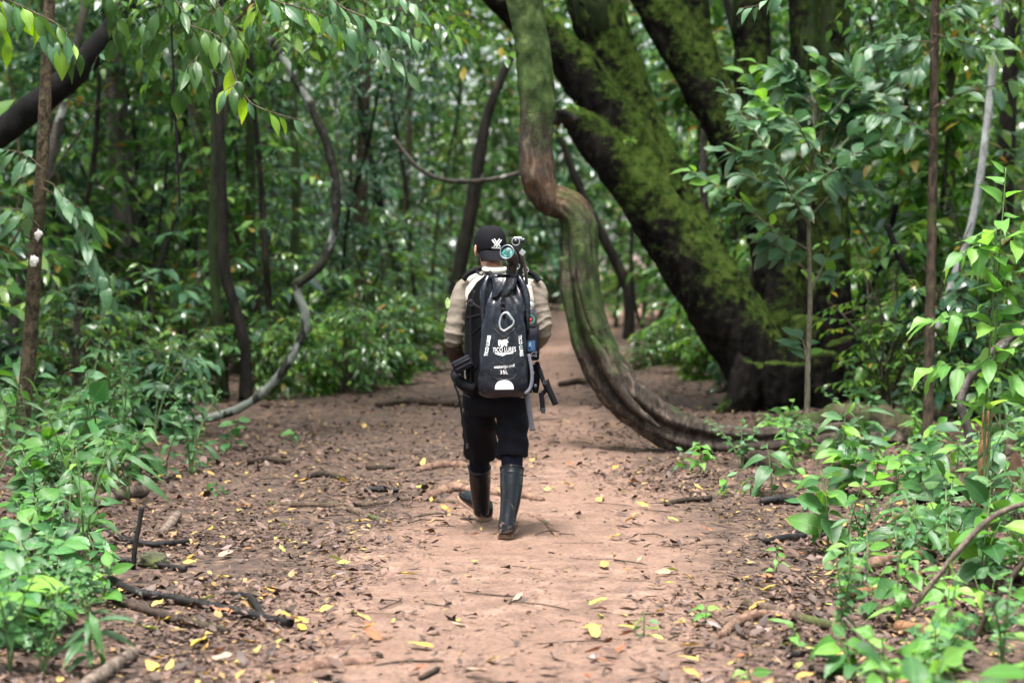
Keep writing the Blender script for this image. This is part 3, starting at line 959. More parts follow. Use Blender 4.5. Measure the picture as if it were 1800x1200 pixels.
# sight line kept open to the far bend of the trail, and room round the big things
def blocked(x, y, h, rad):
    s = float(trail_s(x, y))
    if s < 0.15 + rad * 0.75:
        return True
    px = 900 + x / y * F_PX
    if 19 < y < 44 and 1060 < px < 1225 and h > 0.6:
        return True
    if abs(x - 2.75) < 1.0 and 19.5 < y < 22.5:
        return True
    if y < 20.5 and 850 < px < 1560:
        return True
    if y < 25.3 and 335 < px < 460 and h > 0.4:
        return True
    if y < 31 and 745 < px < 1010:
        return True
    return False

rr = np.random.default_rng(77)
count = 0
side_of = lambda x, y: 'left' if x < float(np.interp(y, _TD, _TX)) else 'right'
placed = []
tries = 0
while count < 235 and tries < 9000:
    tries += 1
    y = 17.5 + 42 * rr.uniform() ** 1.15
    x = rr.uniform(-1, 1) * (0.262 * y + 1.0)
    k = int(rr.integers(0, 11))
    sc = rr.uniform(0.7, 1.35)
    h = SHRUBS[k][0] * sc
    s = float(trail_s(x, y))
    if s < 1.2:
        k = int(rr.choice([0, 1, 8])); sc = rr.uniform(0.6, 1.0); h = SHRUBS[k][0] * sc
    if blocked(x, y, h, 0.45 * h):
        continue
    gap = 0.55 + 0.012 * y
    if any((x - a) ** 2 + (y - b) ** 2 < gap * gap for a, b in placed):
        continue
    placed.append((x, y))
    mt = M_BG[int(rr.choice([0, 1, 2], p=[0.42, 0.3, 0.28]))]
    e = put('shrub', on_ground(x, y), rr.uniform(0, 6.28), sc, [('stem', SHRUBS[k][1], M_TWIG), ('foliage', SHRUBS[k][2], mt)])
    look = {'understory_leaf_mid': 'mid green', 'understory_leaf_cool': 'bluish green', 'understory_leaf_fresh': 'fresh light green'}[mt.name]
    tall = 'knee-high' if h < 1.0 else 'waist-high' if h < 1.7 else 'tall'
    band = 'close behind' if y < 24 else 'further back' if y < 36 else 'far back'
    sd = side_of(x, y)
    classed(e, 'shrub', f'{tall} {look} shrub', f'{band} {sd} of trail', 'forest shrubs beside the trail', x / y)
    count += 1

# fresh low shrubs lining the left edge of the trail and the foot of the gap
for px, py, k, sc in ((480, 699, 8, .9), (520, 697, 1, .85), (560, 695, 5, .75), (600, 691, 1, .9), (640, 687, 8, 1.0), (672, 683, 1, .9), (702, 676, 5, .8), (728, 668, 1, .85), (752, 658, 8, .9), (768, 648, 1, .8), (590, 680, 5, 1.0), (650, 674, 2, .8), (700, 664, 5, 1.0), (735, 652, 2, .75), (540, 683, 5, 1.1), (490, 685, 2, .9), (775, 638, 5, .8), (785, 626, 1, .9), (1170, 640, 8, .55), (1205, 655, 0, .6), (1232, 668, 8, .6), (1150, 622, 0, .6), (1195, 625, 8, .7), (1228, 640, 1, .5), (795, 615, 2, .7)):
    g = G(px, py)
    placed.append((g.x, g.y))
    if px < 900 and rr.uniform() < 0.3:
        continue
    sc *= rr.uniform(0.6, 1.25)
    k = int(rr.choice([k, 8, 0, 3, 6])) if px < 900 else k
    sc = min(sc, 1.2 / SHRUBS[k][0])
    mt = M_BG[2] if rr.uniform() < 0.45 else M_BG[0]
    e = put('shrub', g, rr.uniform(0, 6.28), sc, [('stem', SHRUBS[k][1], M_TWIG), ('foliage', SHRUBS[k][2], mt)])
    look = 'fresh' if mt is M_BG[2] else 'mid green'
    classed(e, 'shrub', f'{look} low shrub', 'at left trail edge' if px < 900 else 'below the gap beside liana', 'forest shrubs beside the trail', px)
count = tries = 0
tp_ = []
for px, D in ((860, 49), (905, 53), (948, 46), (985, 52), (1020, 47), (1060, 50), (1095, 55), (1130, 48), (1165, 53), (1200, 49), (1235, 45), (1270, 50), (1310, 46), (1350, 42), (1000, 41), (960, 57), (1245, 57), (1180, 58), (880, 42), (1290, 39), (1330, 54), (1240, 33), (1275, 30), (1560, 27), (1600, 25), (1530, 30)):
    x = (px - 900) * D / F_PX
    if float(trail_s(x, D)) < 0.4:
        x += 2.2
    tp_.append((x, D))
    k = int(rr.integers(0, 7)); mt = M_BG[int(rr.choice([0, 1, 2], p=[0.4, 0.25, 0.35]))]; bm = [M_TRUNK_D, M_TRUNK_M][int(rr.integers(0, 2))]
    e = put('understory_tree', on_ground(x, D), rr.uniform(0, 6.28), rr.uniform(1.0, 1.3), [('trunk', TREES[k][0], bm), ('twig', TREES[k][1], M_TWIG), ('crown', TREES[k][2], mt)])
    look = {'dark_bark': 'dark barked', 'mossy_bark': 'mossy barked'}[bm.name]
    classed(e, 'tree', f'slim {look} leafy tree', 'behind the leaning tree', 'young trees of the understory', px)
while count < 125 and tries < 9000:
    tries += 1
    y = 22.0 + 40 * rr.uniform() ** 1.2
    x = rr.uniform(-1, 1) * (0.262 * y + 1.0)
    px = 900 + x / y * F_PX
    if blocked(x, y, 5, 1.0) or (y < 26 and (px < 480 or 620 < px < 1560)) or (y < 29.5 and 160 < px < 275):
        continue
    if any((x - a) ** 2 + (y - b) ** 2 < 1.4 for a, b in tp_):
        continue
    if px > 1600 and y < 45 and rr.uniform() < 0.5:
        continue
    tp_.append((x, y))
    k = int(rr.integers(0, 7))
    mt = M_BG[int(rr.choice([0, 1, 2], p=[0.4, 0.28, 0.32]))]
    if px > 1560 and rr.uniform() < 0.7:
        mt = M_BG[2]  # lighter leaf colour stands in for backlight towards the right edge
    bm = [M_TRUNK_D, M_TRUNK_G, M_TRUNK_M][int(rr.integers(0, 3))]
    e = put('understory_tree', on_ground(x, y), rr.uniform(0, 6.28), rr.uniform(0.85, 1.2), [('trunk', TREES[k][0], bm), ('twig', TREES[k][1], M_TWIG), ('crown', TREES[k][2], mt)])
    look = {'dark_bark': 'dark barked', 'grey_bark': 'grey barked', 'mossy_bark': 'mossy barked'}[bm.name]
    band = 'mid distance' if y < 36 else 'far back'
    classed(e, 'tree', f'slim {look} leafy tree', f'{band} {side_of(x, y)} of trail', 'young trees of the understory', x / y)
    count += 1

count = tries = 0
ta_ = []
while count < 27 and tries < 4000:
    tries += 1
    y = 19.0 + 46 * rr.uniform()
    x = rr.uniform(-1, 1) * (0.30 * y + 3.0)
    px = 900 + x / y * F_PX
    if blocked(x, y, 5, 1.0) or (y < 30 and 640 < px < 1700):
        continue
    if any((x - a) ** 2 + (y - b) ** 2 < 5.0 for a, b in ta_):
        continue
    ta_.append((x, y))
    k = int(rr.integers(0, 5))
    bm = [M_TRUNK_D, M_TRUNK_M, M_TRUNK_M, M_TRUNK_B][int(rr.integers(0, 4))]
    e = put('tall_tree', on_ground(x, y), rr.uniform(0, 6.28), rr.uniform(0.85, 1.15), [('trunk', TALL[k][0], bm), ('branch', TALL[k][1], M_TRUNK_D), ('crown', TALL[k][2], M_BG[0])])
    look = {'dark_bark': 'dark', 'grey_bark': 'grey', 'mossy_bark': 'mossy', 'brown_bark': 'brown'}[bm.name]
    band = 'mid distance' if y < 36 else 'far back'
    classed(e, 'tree', f'tall straight {look} forest trunk', f'{band} {side_of(x, y)} of trail', 'tall forest trees', x / y)
    count += 1

# thin crooked stems between them
STEMS = []
for i in range(6):
    r = np.random.default_rng(450 + i)
    h = 8.5
    lean = r.normal(0, 0.16, 2)
    T = [(lean[0] * h * t + 0.25 * math.sin(3 * t + i) + r.normal(0, 0.06), lean[1] * h * t + r.normal(0, 0.06), h * t - (0.1 if t == 0 else 0)) for t in np.linspace(0, 1, 9)]
    tv, tf = tube_np(T, np.linspace(1, 0.6, 9) * [0.03, 0.045, 0.022, 0.06, 0.035, 0.018][i], 60, 8, 0.1, 5, None, i, 0.1)
    STEMS.append(mesh_np('trunk', tv, tf))
count = tries = 0
while count < 46 and tries < 3000:
    tries += 1
    y = 21 + 26 * rr.uniform(); x = rr.uniform(-1, 1) * 0.25 * y
    px = 900 + x / y * F_PX
    if blocked(x, y, 0.3, 0.3) or (1050 < px < 1240) or (y < 30 and 760 < px < 1000):
        continue
    bm = [M_TRUNK_D, M_TRUNK_G, M_TRUNK_B, M_TRUNK_M][int(rr.integers(0, 4))]
    e = put('slender_tree', on_ground(x, y), rr.uniform(0, 6.28), 1.0, [('trunk', STEMS[int(rr.integers(0, 6))], bm)])
    look = {'dark_bark': 'dark', 'grey_bark': 'pale grey', 'mossy_bark': 'mossy', 'brown_bark': 'brown'}[bm.name]
    classed(e, 'tree', f'thin crooked {look} tree', f"{'nearer' if y < 32 else 'deep'} in the thicket {side_of(x, y)} of trail", 'thin stems in the thicket', px)
    count += 1

# far wood that reads as one mass
r = np.random.default_rng(500)
n = 76000
fy = r.uniform(58, 84, n); fx = r.uniform(-1, 1, n) * (0.30 * fy + 4); fz = r.uniform(0, 1, n) ** 0.9 * 12.5
keep = fbm(np.stack([fx, fy, fz], -1) * 0.55, 8, 3) > -0.08
fx, fy, fz = fx[keep], fy[keep], fz[keep]
n = len(fx)
az = r.uniform(0, 6.283, n)
size = r.uniform(0.35, 0.65, n)
# the same forest goes on at both sides and behind the photographer
m = 26000
th = r.uniform(R(24), R(336), m); rad = r.uniform(9, 27, m)
sx_, sy_, sz_ = rad * np.sin(th), rad * np.cos(th) + 2, r.uniform(0, 1, m) ** 0.9 * 13
ok = (np.abs(sx_) > 0.27 * np.maximum(sy_, 0) + 4.0) | (sy_ < -6)
ok &= ~((np.abs(sx_) < 1.6) & (sz_ < 4)) & (fbm(np.stack([sx_, sy_, sz_], -1) * 0.4, 18, 3) > -0.1)
sx_, sy_, sz_ = sx_[ok], sy_[ok], sz_[ok]
m2 = 12000      # side walls along the view
q_y = r.uniform(14, 60, m2); q_s = np.where(r.uniform(size=m2) < 0.5, -1, 1)
q_x = q_s * (0.262 * q_y + 1.8 + r.uniform(0, 7, m2)); q_z = r.uniform(0, 1, m2) * 13
m3 = 56000      # closed canopy overhead, open above the trail near the camera
c_x = r.uniform(-26, 26, m3); c_y = r.uniform(-22, 92, m3); c_z = 8.8 + c_y.clip(0) * 0.02 + r.uniform(0, 5, m3)
hole = np.hypot((c_x + 0.3) / 4.6, (c_y - 7.5) / 7.0) + 0.35 * fbm(np.stack([c_x, c_y, 0 * c_x], -1) * 0.35, 28, 3)
for hx, hy, hr, hl in ((9.5, 37, 4.5, 9.0), (3.5, 50, 3.0, 6.0), (-6.5, 33, 2.4, 4.0), (-2.5, 41, 2.0, 4.0)):      # unseen canopy gaps, added to light the background below
    hole = np.minimum(hole, np.hypot((c_x - hx) / hr, (c_y - hy) / hl) + 0.3 * fbm(np.stack([c_x, c_y, 0 * c_x], -1) * 0.5, 48, 2))
ok = (hole > 1.0) & (fbm(np.stack([c_x, c_y, c_z * 0.5], -1) * 0.55, 38, 3) > -0.16)
c_x, c_y, c_z = c_x[ok], c_y[ok], c_z[ok]
fx, fy, fz = np.concatenate([fx, sx_, q_x, c_x]), np.concatenate([fy, sy_, q_y, c_y]), np.concatenate([fz, sz_, q_z, c_z])
size = np.concatenate([size, r.uniform(0.35, 0.7, len(sx_) + m2), r.uniform(0.4, 0.75, len(c_x))])
n = len(fx); az = r.uniform(0, 6.283, n)
fv, ff, fu = place_leaves(TP_OV, np.stack([fx, fy, fz], -1), np.stack([np.cos(az), np.sin(az), r.normal(-0.2, 0.3, n)], -1), np.array([0, 0, 1.0]) + r.normal(0, 0.35, (n, 3)), size, r=r)
tag(obj('far_forest', mesh_np('far_forest', fv, ff, fu), M_BG[0]), 'mass of far forest foliage closing the view', None, None, 'stuff')
# ------------------------------------------------------------------ fallen leaves, litter, sticks and roots
def dry_mat(name, a, b, rough=0.7, transl=0.12):
    t = NT(name)
    r = t.n('ObjectInfo').outputs['Random']
    n = t.noise(t.coord('Object'), 22, 5, 0.65)
    c = t.mix(r, a, b)
    c = t.mix(t.ramp(n, [(0.5, (0, 0, 0)), (0.75, (1, 1, 1))]), c, tuple(x * 0.38 for x in a))
    uv = t.n('SeparateXYZ'); t.l(t.n('TexCoord').outputs['UV'], uv.inputs[0])
    ax = t.math('ABSOLUTE', t.math('SUBTRACT', uv.outputs['X'], 0.5))
    mid = t.math('LESS_THAN', ax, 0.03)
    w = t.math('ABSOLUTE', t.math('SUBTRACT', t.math('FRACT', t.math('SUBTRACT', t.math('MULTIPLY', uv.outputs['Y'], 9.0), t.math('MULTIPLY', ax, 8.0))), 0.5))
    c = t.mix(t.math('MULTIPLY', mid, 0.5), c, tuple(min(1, x * 1.5) for x in b))
    t.base(c, rough, 0.35)
    t.bump(w, 0.3, 0.004)
    tr = t.n('BsdfTranslucent'); t.l(c, tr.inputs['Color'])
    mx = t.n('MixShader'); mx.inputs['Fac'].default_value = transl
    t.l(t.b.outputs[0], mx.inputs[1]); t.l(tr.outputs[0], mx.inputs[2]); t.l(mx.outputs[0], t.out.inputs['Surface'])
    return t.m
DRY = {'yellow': dry_mat('yellow_leaf', (0.42, 0.28, 0.035), (0.50, 0.37, 0.09)),
       'ochre': dry_mat('ochre_leaf', (0.36, 0.19, 0.04), (0.46, 0.28, 0.08)),
       'russet': dry_mat('russet_leaf', (0.22, 0.075, 0.03), (0.30, 0.13, 0.06)),
       'dark brown': dry_mat('brown_leaf', (0.075, 0.042, 0.03), (0.12, 0.07, 0.05), 0.55),
       'pale tan': dry_mat('tan_leaf', (0.25, 0.17, 0.115), (0.33, 0.245, 0.17)),
       'yellow green': dry_mat('lime_leaf', (0.26, 0.34, 0.05), (0.38, 0.42, 0.09)),
       'greyish pink': dry_mat('grey_leaf', (0.20, 0.14, 0.13), (0.27, 0.20, 0.185))}
SHAPES = []
for i, (kd, w, dr, cu, fo, wv) in enumerate([('ovate', 0.5, 0.05, 0.3, 0.1, 0.10), ('ovate', 0.55, -0.16, 0.8, 0.35, 0.16), ('lance', 0.36, 0.10, 0.4, 0.25, 0.2), ('oval', 0.62, -0.25, 0.5, 0.2, 0.25), ('lance', 0.42, -0.30, 1.2, 0.55, 0.15), ('ovate', 0.48, 0.22, 1.1, -0.35, 0.2)]):
    tv, tf, tu = leaf_tpl(kd, w, 6, fo, dr, wv, petiole=0.14, curl=cu, seed=70 + i, cross=1)
    tv = tv.copy(); tv[:, 1] -= 0.5
    SHAPES.append((mesh_np('fallen_leaf', tv, tf, tu), ['flat', 'curled', 'narrow', 'round', 'rolled', 'arched'][i]))

leaf_spots = [(735, 1141, 'yellow', 0.13, 0), (1207, 1167, 'yellow', 0.10, 0), (1085, 1146, 'russet', 0.11, 5), (1098, 1124, 'russet', 0.08, 4), (808, 1102, 'pale tan', 0.11, 5), (528, 1101, 'yellow', 0.12, 3), (1047, 1068, 'yellow green', 0.10, 1),
    (712, 1021, 'yellow', 0.08, 4), (866, 1166, 'yellow', 0.10, 2), (908, 1058, 'pale tan', 0.10, 5), (575, 1075, 'yellow', 0.08, 0), (345, 1140, 'yellow', 0.10, 3), (270, 1187, 'yellow', 0.11, 1), (1080, 987, 'ochre', 0.08, 4), (1105, 921, 'ochre', 0.09, 1), (782, 897, 'ochre', 0.09, 0),
    (1185, 918, 'yellow green', 0.09, 2), (1108, 1109, 'yellow', 0.09, 0), (425, 895, 'yellow', 0.08, 1), (390, 1020, 'yellow', 0.07, 1), (600, 995, 'yellow green', 0.07, 3), (835, 992, 'yellow green', 0.06, 0), (390, 975, 'greyish pink', 0.13, 3), (470, 1045, 'ochre', 0.09, 1), (640, 920, 'yellow', 0.10, 2), (1150, 1036, 'yellow', 0.09, 0), (960, 1187, 'dark brown', 0.1, 1), (1215, 1130, 'pale tan', 0.1, 0), (735, 860, 'yellow green', 0.09, 0)]
rl = np.random.default_rng(900)
names = list(DRY)
while len(leaf_spots) < 285:
    py = 700 + 520 * rl.uniform() ** 0.8
    px = rl.uniform(180, 1620)
    g = G(px, py)
    s = float(trail_s(g.x, g.y))
    if s > 1.1 or rl.uniform() > (0.22 if s < -0.75 else 0.75 if s < -0.1 else 1.0):
        continue
    if px < 330 and py > 840 and px < 250:
        continue
    if 850 < px < 925 and 820 < py < 960:
        continue
    leaf_spots.append((px, py, names[int(rl.choice(7, p=[0.17, 0.17, 0.14, 0.18, 0.17, 0.08, 0.09]))], rl.uniform(0.05, 0.10), int(rl.integers(0, 6))))
for px, py, cn, size, shp in leaf_spots:
    g = G(px, py)
    o = bpy.data.objects.new('fallen_leaf', matted(SHAPES[shp][0], DRY[cn]))
    COL.objects.link(o)
    o.location = (g.x, g.y, g.z + 0.012 + 0.10 * size)
    o.rotation_euler = (rl.normal(0, 0.22), rl.normal(0, 0.22), rl.uniform(0, 6.283))
    o.scale = (size,) * 3
    s = float(trail_s(g.x, g.y))
    dist = 'nearest the camera' if py > 1090 else 'short of the boots' if py > 945 else 'beside the hiker' if py > 840 else 'beyond the hiker'
    where = ('on the bare trail' if s < -0.55 else 'in left litter' if side_of(g.x, g.y) == 'left' else 'in right litter')
    classed(o, 'leaf', f'{SHAPES[shp][1]} {cn} fallen leaf', f'{where} {dist}', 'fallen leaves on the trail', px)

# small litter nobody could count
def litter_mat():
    t = NT('leaf_litter')
    r = t.n('NewGeometry').outputs['Random Per Island']
    c = t.ramp(r, [(0.0, (0.026, 0.016, 0.012)), (0.15, (0.055, 0.032, 0.023)), (0.34, (0.085, 0.049, 0.035)), (0.52, (0.075, 0.042, 0.030)), (0.70, (0.17, 0.10, 0.064)), (0.80, (0.14, 0.085, 0.07)), (0.90, (0.26, 0.16, 0.06)), (0.965, (0.38, 0.27, 0.07)), (1.0, (0.20, 0.25, 0.06))], 'CONSTANT')
    c = t.mix(t.math('MULTIPLY', t.noise(t.coord('Object'), 45, 4), 0.5), c, (0.05, 0.03, 0.022))
    t.base(c, 0.62, 0.4)
    return t.m
TL = [leaf_tpl(k, w, 3, fo, dr, wv, curl=cu, seed=80 + i) for i, (k, w, fo, dr, wv, cu) in enumerate([('ovate', 0.5, 0.15, 0.1, 0.15, 0.4), ('lance', 0.36, 0.35, -0.2, 0.2, 0.8), ('oval', 0.6, 0.2, -0.3, 0.3, 0.6), ('lance', 0.25, 0.5, 0.2, 0.1, 1.2), ('ovate', 0.7, 0.4, 0.25, 0.35, 0.3)])]
n = 140000
D = 7.0 * (36 / 7.0) ** rl.uniform(size=n)
lx = rl.uniform(-1, 1, n) * (D * 0.25 + 0.4)
s = bare_s(lx, D)
pat = fbm(np.stack([lx, D, 0 * D], -1) * 1.1, 61, 3)
dens = np.where(s < -0.5, 0.05, np.where(s < 0.15, 0.05 + 0.8 * (s + 0.5) / 0.65, 0.95)) * np.clip(0.8 + 1.6 * pat, 0.1, 1.7) + np.where(D > 13.5, 0.12, 0)
keep = rl.uniform(size=n) < dens * 0.75
lx, D, s = lx[keep], D[keep], s[keep]
n = len(lx)
az = rl.uniform(0, 6.283, n)
lv, lf, lu = place_leaves(TL, np.stack([lx, D, gz(lx, D) + rl.uniform(0.004, 0.022, n)], -1), np.stack([np.cos(az), np.sin(az), rl.normal(0.04, 0.16, n)], -1), np.array([0, 0, 1.0]) + rl.normal(0, 0.22, (n, 3)), rl.gamma(2.6, 0.0098, n) + 0.010, r=rl)
tag(obj('leaf_litter', mesh_np('leaf_litter', lv, lf, lu), litter_mat()), 'brown and yellow leaf litter along the trail edges', None, None, 'stuff')
# twigs
parts = []
for i in range(620):
    d = 7.2 * (26 / 7.2) ** rl.uniform()
    x = rl.uniform(-1, 1) * (d * 0.25)
    s = float(trail_s(x, d))
    if rl.uniform() > (0.25 if s < -0.7 else 0.9):
        continue
    a = rl.uniform(0, 6.283); L = rl.uniform(0.06, 0.32)
    p0 = np.array([x, d, float(gz(x, d)) + 0.008]); dd = np.array([math.cos(a), math.sin(a), 0]) * L
    mid = p0 + dd * 0.5 + rl.normal(0, 0.02, 3) * np.array([1, 1, 0.3])
    p2 = p0 + dd; p2[2] = float(gz(p2[0], p2[1])) + 0.01
    mid[2] = float(gz(mid[0], mid[1])) + rl.uniform(0.006, 0.025)
    rad = rl.uniform(0.0018, 0.0055)
    parts.append(tube_np([p0, mid, p2], [rad, rad * 0.9, rad * 0.5], 5, 5, 0.15, 40, cap=True))
tv, tf = join_np(parts)
tag(obj('twig_litter', mesh_np('twig_litter', tv, tf), bark_mat('twig_litter', (0.028, 0.02, 0.015), (0.13, 0.09, 0.065), 40, 0.5)), 'small twigs scattered over the forest floor', None, None, 'stuff')
# soil clods on the path
parts = []
ico = bmesh.new(); bmesh.ops.create_icosphere(ico, subdivisions=1, radius=1.0)
iv = np.array([list(q.co) for q in ico.verts]); itri = np.array([[q.index for q in p.verts] for p in ico.faces]); ico.free()
nc = 2600
cd = 7.2 * (22 / 7.2) ** rl.uniform(size=nc); cx = rl.uniform(-1, 1, nc) * (cd * 0.24)
cs = rl.gamma(2.0, 0.0022, nc) + 0.002
cv = iv[None] * (cs[:, None, None] * (1 + 0.35 * rl.normal(0, 0.5, (nc, len(iv), 1))) * np.array([1, 1, 0.6])) + np.stack([cx, cd, gz(cx, cd) + cs * 0.25], -1)[:, None, :]
cf = (itri[None] + (np.arange(nc) * len(iv))[:, None, None]).reshape(-1, 3)
tag(obj('soil_crumbs', mesh_np('soil_crumbs', cv.reshape(-1, 3), cf), plain_mat('soil_crumb', (0.21, 0.125, 0.09), 0.95, 0.2, 0, 0.45, 9)), 'loose crumbs of reddish soil on the trail', None, None, 'stuff')

M_STICK = {'black': bark_mat('wet_black_stick', (0.004, 0.004, 0.0045), (0.024, 0.020, 0.019), 22, 0.5, None, 0, (0.45, 0.45, 0.43), 0.22, 0.5, 0.5),
           'brown': bark_mat('brown_stick', (0.014, 0.010, 0.007), (0.075, 0.05, 0.036), 22, 0.5, (0.05, 0.07, 0.02), 0.05, None, 0, 0.75, 0.6),
           'grey': bark_mat('grey_stick', (0.05, 0.037, 0.03), (0.21, 0.16, 0.125), 26, 0.5, None, 0, (0.5, 0.47, 0.43), 0.3, 0.8, 0.5),
           'red': bark_mat('reddish_root', (0.075, 0.042, 0.03), (0.25, 0.15, 0.105), 18, 0.5, (0.07, 0.09, 0.03), 0.02, None, 0, 0.8, 0.6),
           'moss': bark_mat('mossy_root', (0.045, 0.030, 0.022), (0.16, 0.11, 0.078), 18, 0.5, (0.055, 0.075, 0.02), 0.38, None, 0, 0.85, 0.6),
           'orange': bark_mat('rotten_wood', (0.12, 0.06, 0.03), (0.34, 0.19, 0.10), 30, 0.4, None, 0, None, 0, 0.9, 0.9)}
def on_floor(name, rows, kind, label, cat, lift=0.5, forks=(), n=50, k=12, rough=0.12, seed=0):
    """rows (px, py, radius px[, extra height m]) read where they touch the ground"""
    def path(rw):
        P, Rd = [], []
        for q in rw:
            g = G(q[0], q[1]); sc = g.y / F_PX
            r_ = q[2] * sc
            P.append((g.x, g.y, g.z + r_ * (2 * lift - 1) + (q[3] if len(q) > 3 else 0))); Rd.append(r_)
        return P, Rd
    P, Rd = path(rows)
    base = Vector(P[len(P) // 2]); base.z = float(gz(base.x, base.y))
    e = tag(empty(name, base), label, cat)
    v, f = tube_np(P, Rd, n, k, rough, 22, None, seed, 0.08)
    obj('limb', mesh_np('limb', v - np.array(base), f), M_STICK[kind], e)
    for fr in forks:
        P, Rd = path(fr)
        v, f = tube_np(P, Rd, 20, 10, rough, 22, None, seed + 1)
        obj('side_branch', mesh_np('side_branch', v - np.array(base), f), M_STICK[kind], e)
    return e
on_floor('fallen_branch', [(195, 1028, 8), (240, 1048, 8), (300, 1058, 8), (380, 1072, 8), (455, 1088, 8), (512, 1102, 7)], 'black', 'wet black forked branch lying at the left trail edge', 'branch', 1.0, [[(462, 1086, 6), (440, 1062, 6, .02), (408, 1050, 4, .01)]], seed=1)
on_floor('fallen_branch', [(160, 985, 6), (215, 990, 6), (270, 997, 6), (325, 1006, 6)], 'black', 'short black branch flecked with white beside the mossy stone', 'branch', 1.0, seed=2)
on_floor('fallen_branch', [(195, 1058, 8), (250, 1076, 8), (320, 1097, 8), (400, 1114, 7)], 'brown', 'greyish brown branch lying just below the forked black one', 'branch', 0.9, seed=3)
g0, g1 = G(234, 1000), None
sv, sf = tube_np([g0 + Vector((0, 0, 0.0)), g0 + Vector((0.012, 0.0, .12)), g0 + Vector((0.03, 0.01, 0.22)), g0 + Vector((0.045, 0.02, 0.315))], [0.014, 0.0125, 0.013, 0.0125], 30, 10, 0.1, 30)
tag(obj('upright_stick', mesh_np('upright_stick', sv, sf), M_STICK['black']), 'dark broken stick standing upright by the left trail edge', 'stick')
on_floor('cut_log', [(233, 1157, 12), (205, 1178, 13), (150, 1215, 14), (90, 1250, 15)], 'grey', 'pale cut log poking out at the bottom left corner', 'log', 0.9, seed=4)
on_floor('fallen_log', [(255, 872, 10), (215, 880, 12), (175, 890, 12), (130, 900, 11)], 'grey', 'pale crooked log under the left bushes', 'log', 1.0, seed=5)
on_floor('wood_chunk', [(312, 916, 8), (300, 928, 9), (286, 942, 9)], 'grey', 'short knobby piece of grey wood on the left edge', 'wood', 1.0, n=24, seed=6)
on_floor('fallen_branch', [(155, 905, 5, .03), (190, 940, 5), (260, 962, 6), (330, 958, 6)], 'black', 'thin dark branch behind the upright stick', 'branch', 1.0, seed=7)
on_floor('fallen_branch', [(60, 870, 5, 0.05), (100, 930, 6, .1), (160, 975, 6, .03)], 'black', 'dark crooked branch among the left bushes', 'branch', 1.0, [[(98, 935, 5, .1), (92, 905, 4, .15), (96, 890, 3, .2)]], seed=8)
on_floor('fallen_stick', [(435, 815, 6), (470, 813, 6), (508, 818, 5)], 'brown', 'short dark stick on the left litter behind the hiker', 'stick', 1.0, n=24, seed=9)
on_floor('fallen_branch', [(662, 716, 5), (720, 712, 7), (770, 714, 7), (830, 718, 7)], 'brown', 'dark branch lying across the trail left of the shorts', 'branch', 1.0, seed=10)
on_floor('fallen_branch', [(985, 680, 5), (1020, 676, 6), (1060, 682, 5)], 'brown', 'dark stick on the trail just left of the liana', 'branch', 1.0, n=24, seed=11)
on_floor('fallen_stick', [(645, 823, 5), (670, 826, 5), (695, 824, 4)], 'brown', 'small dark stick beyond the long pale root', 'stick', 1.0, n=24, seed=12)
on_floor('fallen_stick', [(540, 842, 5), (570, 838, 6), (605, 846, 5)], 'brown', 'knotty dark stick left of the hiker in the litter', 'stick', 1.0, n=24, seed=13)
on_floor('fallen_stick', [(640, 866, 4), (670, 864, 5), (700, 868, 4)], 'black', 'blackish stick beside the left boot side of the trail', 'stick', 1.0, n=24, seed=14)
on_floor('surface_root', [(730, 884, 5), (765, 872, 10), (800, 866, 11), (850, 868, 10), (905, 872, 9), (955, 880, 5)], 'red', 'reddish root humping across the trail behind the boots', 'root', 0.62, seed=15)
on_floor('surface_root', [(460, 888, 4), (520, 889, 6), (590, 890, 6), (650, 888, 6), (720, 880, 5), (775, 884, 4), (830, 886, 3)], 'moss', 'long pale mossy root running across the trail to the left', 'root', 0.7, seed=16)
on_floor('surface_root', [(590, 896, 5), (620, 900, 7), (645, 908, 6), (668, 916, 3)], 'moss', 'short curved mossy root left of the hiker', 'root', 0.7, n=30, seed=17)
on_floor('surface_root', [(916, 903, 3), (936, 907, 6), (953, 914, 6), (966, 927, 5), (980, 944, 2)], 'red', 'bent reddish root beside the planted boot', 'root', 0.40, n=40, seed=18)
on_floor('surface_root', [(440, 1206, 9), (480, 1190, 15), (540, 1176, 18), (600, 1168, 15), (660, 1162, 7)], 'red', 'smooth half-buried root at the bottom of the trail', 'root', 0.42, n=50, seed=19)
on_floor('surface_root', [(540, 1140, 5), (580, 1134, 9), (640, 1128, 8), (690, 1120, 4)], 'red', 'low half-buried root above the smooth one', 'root', 0.45, n=40, seed=20)
on_floor('surface_root', [(730, 830, 5), (770, 822, 9), (805, 821, 8), (840, 826, 4)], 'red', 'low brown root behind the left leg of the hiker', 'root', 0.7, n=30, seed=21)
on_floor('surface_root', [(1270, 1122, 8), (1290, 1104, 10), (1318, 1090, 10), (1350, 1086, 9), (1385, 1092, 8)], 'red', 'reddish root arching at the right trail edge', 'root', 0.85, n=50, seed=22)
on_floor('surface_root', [(1312, 1070, 10), (1345, 1078, 10), (1400, 1094, 10), (1450, 1106, 9), (1500, 1112, 8)], 'moss', 'brown mossy broken root beside the reddish arching one', 'root', 1.0, n=50, seed=23)
on_floor('fallen_branch', [(1345, 956, 5), (1380, 952, 7), (1430, 948, 7), (1470, 946, 7)], 'black', 'dark branch with a pale tip at the right edge', 'branch', 1.0, seed=24)
on_floor('fallen_branch', [(1462, 928, 9), (1480, 948, 10), (1505, 975, 9)], 'grey', 'short greyish brown log end by the right bushes', 'log', 1.0, n=30, seed=25)
on_floor('wood_chunk', [(1503, 1052, 9), (1535, 1050, 10), (1570, 1054, 9)], 'orange', 'orange rotten wood piece on the right forest floor', 'wood', 1.0, n=30, seed=26)
